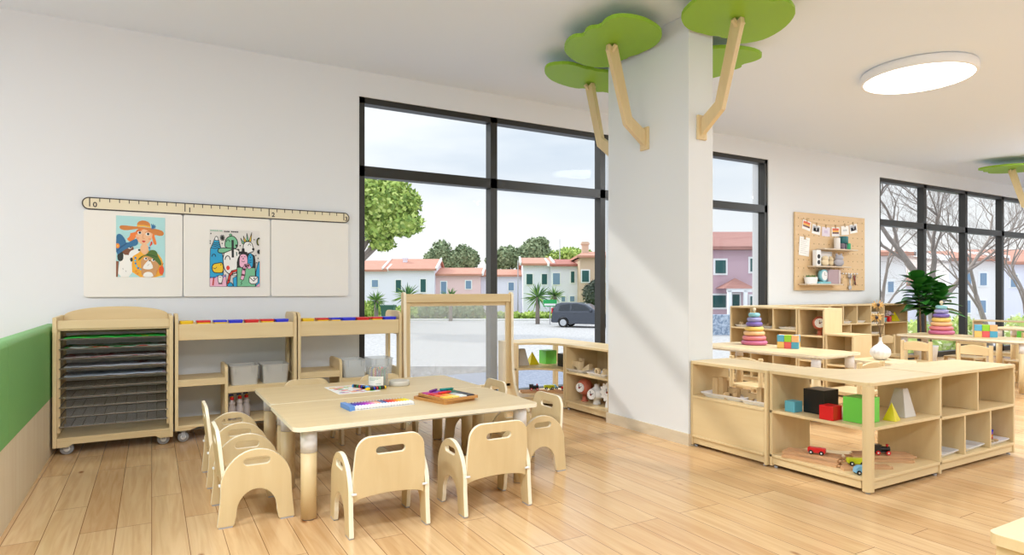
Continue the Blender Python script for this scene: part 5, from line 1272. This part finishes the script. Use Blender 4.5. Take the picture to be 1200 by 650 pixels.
for x in (845, 863): MB().box(hx(x)-.09, hx(x)+.09, -1.35, -1.17, 0, hz(340)).build('porch_column', whtrim, hp)
stone = mat('rubble_stone', (188, 202, 220), .9, noise=((7, 7, 7), .12, (120, 140, 168)), bump=(12, .6))
o = MB().box(0, 7.2, 0, .4, 0, .98).build('stone_wall', stone); tag(o, 'low rubble stone garden wall in front of the mauve pink house', 'wall'); o.matrix_world = frame_at(30, 790)
house('pale lilac white house with tiled roof behind the bare trees', 1015, 1062, 30, 300, 288, mat('lilac_render', (240, 238, 238), .85), ((1040, 1046, 330, 342),), 9, chimney=None, hip=0)
house('reddish roofed house behind the bare trees', 1050, 1112, 38, 335, 316, whs, (), 9, hip=.3)
house('white two-storey house behind the bare trees, with windows', 1112, 1172, 36, 306, 292, mat('lilac_render', (240, 238, 238), .85), ((1130, 1137, 320, 334), (1148, 1155, 320, 334), (1128, 1136, 352, 366), (1146, 1154, 352, 366)), 9)
house('red roofed white house at the right end', 1174, 1260, 40, 310, 290, whs, ((1184, 1191, 322, 336),), 9)
# ---- trees
bark = mat('bark', (156, 144, 136), .9, noise=((8, 8, 2), .3, (128, 118, 110)))
def leafy(lab, x, d, blobs, cols, n, ls, trunk=None, seed=1, name='leafy_tree', cat='tree', zbase=ZG, group=None):
    """blobs: (dx, dz, rx, rz) in metres from the foot"""
    t = thing(name, lab, cat, (0, 0, 0), 0, group); t.matrix_world = Matrix.Translation((0, 0, zbase-ZG))@frame_at(d, x)
    rnd = random.Random(seed); tot = sum(b[2]*b[3] for b in blobs)
    m = MB(); bm = m.bm
    for bx_, bz_, rx_, rz_ in blobs:
        r = bmesh.ops.create_icosphere(bm, subdivisions=2, radius=1, matrix=Matrix.Translation((bx_, 0, bz_))@Matrix.Diagonal((rx_*.8, rx_*.8, rz_*.8, 1)))
        for v in r['verts']: v.co += Vector((rnd.uniform(-1, 1), rnd.uniform(-1, 1), rnd.uniform(-1, 1)))*min(rx_, rz_)*.14
        for k in range(int(n*rx_*rz_/tot)):
            u = Vector((rnd.gauss(0, 1), rnd.gauss(0, 1), rnd.gauss(0, 1))).normalized(); rr_ = rnd.uniform(.72, 1.04)
            c = Vector((bx_+u.x*rx_*rr_, u.y*rx_*rr_, bz_+u.z*rz_*rr_))
            a = Vector((rnd.gauss(0, 1), rnd.gauss(0, 1), rnd.gauss(0, 1))).normalized(); b = a.cross(u+Vector((.01, 0, .3))).normalized(); s_ = ls*rnd.uniform(.6, 1.4)
            f = bm.faces.new([bm.verts.new(c+a*s_), bm.verts.new(c+b*s_*.55), bm.verts.new(c-a*s_*.8), bm.verts.new(c-b*s_*.5)]); f.material_index = rnd.randrange(len(cols))
    ms = [mat('foliage_%d_%d_%d' % c, c, .8, spec=.2) for c in cols]
    fo = m.build('foliage', ms, t)
    if trunk: 
        b = MB().tube([(0, 0, 0), (trunk[2]*.4, 0, trunk[1]*.5), (trunk[2], 0, trunk[1])], [trunk[0], trunk[0]*.8, trunk[0]*.5], 8)
        for bx_, bz_, rx_, rz_ in blobs[:5]: b.tube([(trunk[2]*.6, 0, trunk[1]*.7), (bx_, 0, bz_)], [trunk[0]*.4, trunk[0]*.15], 6)
        b.build('trunk', bark, t)
    return t
G1 = [(178, 198, 104), (150, 176, 88), (200, 216, 130), (122, 148, 76)]; G2 = [(138, 154, 118), (158, 172, 134), (116, 134, 100)]
def mz(y, d): return zy(y, d)-ZG
d = 34; s = d/738
leafy('large stone pine filling the upper left of the big window', 405, d, [((x-405)*s, mz(y, d), rx*s, rz*s) for x, y, rx, rz in ((452, 240, 34, 26), (425, 225, 34, 26), (470, 262, 28, 16), (440, 268, 26, 16), (478, 238, 16, 16), (410, 255, 34, 24), (380, 235, 40, 30), (448, 286, 16, 8), (462, 222, 20, 12))], G1, 9000, .16, (.35, mz(290, d), .4), 3, 'stone_pine')
d = 75; s = d/738
leafy('rounded dark green tree behind the cottages, left one', 515, d, [((x-515)*s, mz(y, d), rx*s, rz*s) for x, y, rx, rz in ((517, 298, 14, 17), (508, 305, 13, 12), (527, 306, 12, 12))], G2, 2200, .22, (.4, mz(310, d), 0), 4)
leafy('dark green tree behind the pink cottage', 546, d, [((x-546)*s, mz(y, d), rx*s, rz*s) for x, y, rx, rz in ((543, 300, 12, 14), (553, 304, 9, 12), (536, 310, 10, 8))], G2, 1800, .22, (.4, mz(310, d), 0), 5)
leafy('broad dark green tree left of the two-storey white house', 596, d, [((x-596)*s, mz(y, d), rx*s, rz*s) for x, y, rx, rz in ((594, 302, 18, 14), (582, 306, 14, 10), (606, 303, 12, 12))], G2, 2400, .22, (.4, mz(310, d), 0), 6)
leafy('tall dark green tree above the two-storey white house', 626, d, [((x-626)*s, mz(y, d), rx*s, rz*s) for x, y, rx, rz in ((626, 292, 14, 14), (616, 300, 12, 14), (634, 285, 9, 8), (637, 298, 10, 12))], G2, 2600, .22, (.4, mz(310, d), 0), 7)
leafy('flat-topped green tree behind the white roofs', 668, d, [((x-668)*s, mz(y, d), rx*s, rz*s) for x, y, rx, rz in ((668, 298, 20, 8), (652, 302, 16, 8), (684, 300, 12, 8))], G1, 2200, .22, (.4, mz(305, d), 0), 8)
d = 50; s = d/738
leafy('dark bush against the tan house', 694, d, [((x-694)*s, mz(y, d), rx*s, rz*s) for x, y, rx, rz in ((692, 345, 10, 14), (700, 350, 9, 14), (696, 335, 6, 8))], [(70, 80, 70), (90, 96, 84)], 900, .14, (.1, 1, 0), 9, 'bush', 'bush')
d = 47; s = d/738
for i, (x0, w_, h_, c, lab) in enumerate(((430, 14, 12, G1, 'green hedge at the left window edge'), (475, 16, 9, G1, 'low green hedge behind the easel, left part'), (512, 20, 12, G2, 'grey green bushes seen through the easel'), (546, 18, 10, G2, 'grey green bushes right of the window post'), (590, 16, 5, G1, 'low hedge under the white cottages'), (640, 24, 5, G1, 'low hedge left of the car'))):
    leafy(lab, x0, d, [((q-1.5)*w_*.55*s, h_*s*.9, w_*.45*s, h_*s) for q in range(4)], c, 900, .12, None, 20+i, 'hedge', 'hedge', group='hedges beyond the yard')
def yucca(lab, x, y, d, r, seed, stem=1.0):
    t = thing('yucca', lab, 'plant', (0, 0, 0), 0, 'spiky palms by the street'); t.matrix_world = frame_at(d, x); rnd = random.Random(seed)
    m = MB(); cz = mz(y, d); rad = r*d/738
    for k in range(85):
        u = Vector((rnd.gauss(0, 1), rnd.gauss(0, 1), rnd.gauss(.35, .9))).normalized(); ln = rad*rnd.uniform(.75, 1.1); c = Vector((0, 0, cz)); sd_ = u.cross(Vector((0, 0, 1)))
        sd_ = sd_.normalized()*rad*.045 if sd_.length > .01 else Vector((rad*.045, 0, 0))
        tip = c+u*ln-Vector((0, 0, ln*.12)); md = c+u*ln*.5
        f = m.bm.faces.new([m.bm.verts.new(p) for p in (c-sd_*.4, md-sd_, tip, md+sd_, c+sd_*.4)]); f.material_index = rnd.randrange(3)
    m.build('leaves', [mat('foliage_%d_%d_%d' % c, c, .8, spec=.2) for c in ((110, 150, 80), (150, 184, 96), (80, 120, 76))], t)
    MB().tube([(0, 0, 0), (0, 0, cz)], [.14, .12], 8).build('trunk', bark, t)
yucca('yellow green yucca left of the storage tubs, beyond the glass', 441, 352, 40, 15, 1); yucca('spiky yucca above the easel left post', 478, 347, 42, 20, 2); yucca('yucca above the middle of the easel', 528, 349, 44, 15, 3)
yucca('large yucca left of the parked car', 630, 348, 40, 20, 4); yucca('smaller yucca behind the green sign', 650, 346, 42, 14, 5)
# street furniture
t = thing('wheelie_bin', 'dark green street bin behind the storage tubs', 'bin', (0, 0, 0), 0); t.matrix_world = frame_at(38.6, 455)
bn = mat('bin_green', (56, 104, 84), .6)
MB().loft([[Vector((a*s_, b*s_, z)) for a, b in ((-.4,-.35),(.4,-.35),(.4,.35),(-.4,.35))] for s_, z in ((.8, 0.1), (1, 1.15))]).build('body', bn, t); MB().box(-.43, .43, -.4, .4, 1.15, 1.25).build('lid', bn, t); MB().cyl((-.4, .3, .12), (.4, .3, .12), .12, n=14).build('wheel', black_m, t)
t = thing('street_sign', 'green and white street sign beside the parked car', 'sign', (0, 0, 0), 0); t.matrix_world = frame_at(39, 644.5)
MB().box(-.03, .03, -.03, .03, 0, mz(352, 39)).build('post', grey_m, t); MB().box(-.42, .42, -.06, -.03, mz(359, 39), mz(351, 39)).build('panel', mat('sign_green', (40, 168, 90), .5), t); MB().box(-.36, .36, -.07, -.06, mz(358, 39), mz(355.5, 39)).build('white_band', white_m, t)
for i, (x, d, y, lab) in enumerate(((607, 58, 305, 'thin grey lamp post left of the two-storey house'), (656, 66, 280, 'tall thin mast above the roofs'))):
    o = MB().cyl((0, 0, 0), (0, 0, mz(y, d)), .06, .04, n=8).build('lamp_post', grey_m); tag(o, lab, 'post'); o.matrix_world = frame_at(d, x)
# car
def car():
    t = thing('parked_car', 'dark grey hatchback parked across the street, seen from its left rear', 'car', (0, 0, 0), 0)
    t.matrix_world = frame_at(36.6, 646)@Matrix.Rotation(R(-22), 4, 'Z')
    L_, Wd, Hh = 3.75, 1.64, 1.45; paint = mat('car_paint', (74, 80, 92), .25, metal=.5, coat=.5); gl = mat('car_glass', (36, 44, 54), .08)
    low = [(0.05,.28),(0.0,.55),(.04,.88),(.30,.93),(1.2,.94),(2.55,.93),(3.1,.84),(3.6,.68),(3.75,.50),(3.72,.26),(3.35,.24)]+arc(3.0,.28,.33,.33,0,180,8)+[(2.6,.22),(1.05,.22)]+arc(.72,.28,.33,.33,0,180,8)
    top = [(.04,.88),(.10,1.10),(.30,1.38),(.55,1.45),(1.5,1.45),(2.0,1.36),(2.55,1.05),(2.8,.92)]
    def slab(poly, inset_top=False):
        m = MB(); secs = []
        for y, k in ((0, .0), (.06, 1), (Wd-.06, 1), (Wd, .0)):
            secs.append([Vector((x if k else x*.985+.03, y+(0 if not inset_top else (0)), z*1.0)) for x, z in poly])
        m.loft(secs); return m
    m = MB(); m.ext([low], 'xz', 0, Wd); m.build('body', paint, t, bevel=.05)
    g = MB(); g.loft([[Vector((x, (.03+.17*max(0, (z-.88)/.57)) , z)) for x, z in top], [Vector((x, Wd-(.03+.17*max(0, (z-.88)/.57)), z)) for x, z in top]]); g.build('cabin', paint, t, bevel=.04)
    for s_, yb in ((1, 0), (-1, Wd)):
        for poly in ([(.42,.96),(.50,1.30),(1.10,1.36),(1.10,.97)], [(1.17,.97),(1.17,1.36),(1.50,1.37),(1.95,1.28),(2.40,.99)]):
            w_ = MB(); pts = [Vector((x, yb+s_*(.03+.17*(z-.88)/.57-.012), z)) for x, z in poly]; pts2 = [p+Vector((0, s_*.02, 0)) for p in pts]; w_.loft([pts, pts2]); w_.build('side_window', gl, t)
    MB().loft([[Vector((.065+.0, y, .96)) for y in (.2, Wd-.2)]+[Vector((.24, y, 1.33)) for y in (Wd-.28, .28)], [Vector((.035, y, .97)) for y in (.2, Wd-.2)]+[Vector((.20, y, 1.35)) for y in (Wd-.28, .28)]]).build('rear_window', gl, t)
    for y in (.03, Wd-.17): MB().box(-.005, .07, y, y+.14, .80, 1.12).build('tail_light', mat('tail_red', (206, 40, 60), .3), t)
    MB().box(-.012, .01, Wd/2-.26, Wd/2+.26, .58, .70).build('number_plate', white_m, t)
    MB().box(-.03, .1, .03, Wd-.03, .30, .50).build('bumper', mat('bumper', (52, 56, 66), .5), t, bevel=.03)
    for x in (.72, 3.0):
        for y in (.08, Wd-.08):
            w_ = MB().cyl((x, y-.09, .29), (x, y+.09, .29), .29, n=24).build('tyre', mat('tyre', (34, 34, 36), .8), t); MB().cyl((x, y-.095, .29), (x, y+.095, .29), .19, n=20).build('rim', mat('alloy', (200, 204, 210), .3, metal=.6), w_)
    for x in (1.35,): MB().box(x, x+.14, -.008, .0, .80, .83).build('door_handle', black_m, t)
    MB().box(2.28, 2.42, -.14, .06, .93, 1.05).build('mirror', paint, t, bevel=.02)
car()
# bare winter trees
def bare(lab, x, d, h, lean, seed, r0, depth=6, spread=.5):
    t = thing('bare_tree', lab, 'tree', (0, 0, 0), 0, 'bare trees outside the right window'); t.matrix_world = frame_at(d, x); rnd = random.Random(seed); m = MB()
    def grow(p, dirv, ln, r_, lv):
        pts = [p]; q = p.copy(); dv = dirv.copy()
        for k in range(3):
            dv = (dv+Vector((rnd.gauss(0, .09), rnd.gauss(0, .09), rnd.gauss(.03, .05)))).normalized(); q = q+dv*ln/3; pts.append(q.copy())
        m.tube(pts, [r_*(1-.10*k) for k in range(4)], 8 if lv < 2 else (5 if lv < 4 else 3), caps=False)
        if lv >= depth: return
        for k in range(3 if lv < depth-1 else 4):
            ax = Vector((rnd.gauss(0, 1), rnd.gauss(0, 1), rnd.gauss(0, .5))).normalized(); nd = (dv+ax*spread*rnd.uniform(.7, 1.4)).normalized()
            st = pts[-1] if k < 2 else pts[2]
            grow(st, nd, ln*rnd.uniform(.68, .86), r_*(.62 if k == 0 else .46), lv+1)
    grow(Vector((0, 0, 0)), Vector((lean, 0, 1)).normalized(), h, r0, 0)
    m.build('branches', bark, t); return t
bare('thick bare tree just behind the fiddle-leaf plant', 1099, 20, 2.2, .04, 5, .20, 6, .55)
bare('bare tree outside the right window, left of the thick one', 1030, 24, 1.9, .12, 8, .10, 6, .55)
bare('slender bare tree in the right panes of the right window', 1160, 24, 2.0, -.06, 13, .11, 6, .5)
bare('bare tree at the right picture edge', 1208, 26, 2.0, -.1, 21, .10, 6, .5)
for i, (x, d_, lab) in enumerate(((1075, 19, 'yellow green shrub low behind the plant'), (1110, 20, 'yellow green shrub right of the thick trunk'), (1128, 24, 'pale shrub between the right panes'), (1192, 22, 'green shrub at the right edge outside'))):
    leafy(lab, x, d_, [(-.2, .5, .5, .5), (.3, .45, .5, .45), (0, .9, .4, .4)], [(190, 206, 120), (160, 186, 100), (220, 222, 180)], 700, .07, None, 40+i, 'shrub', 'shrub', group='shrubs outside the right window')
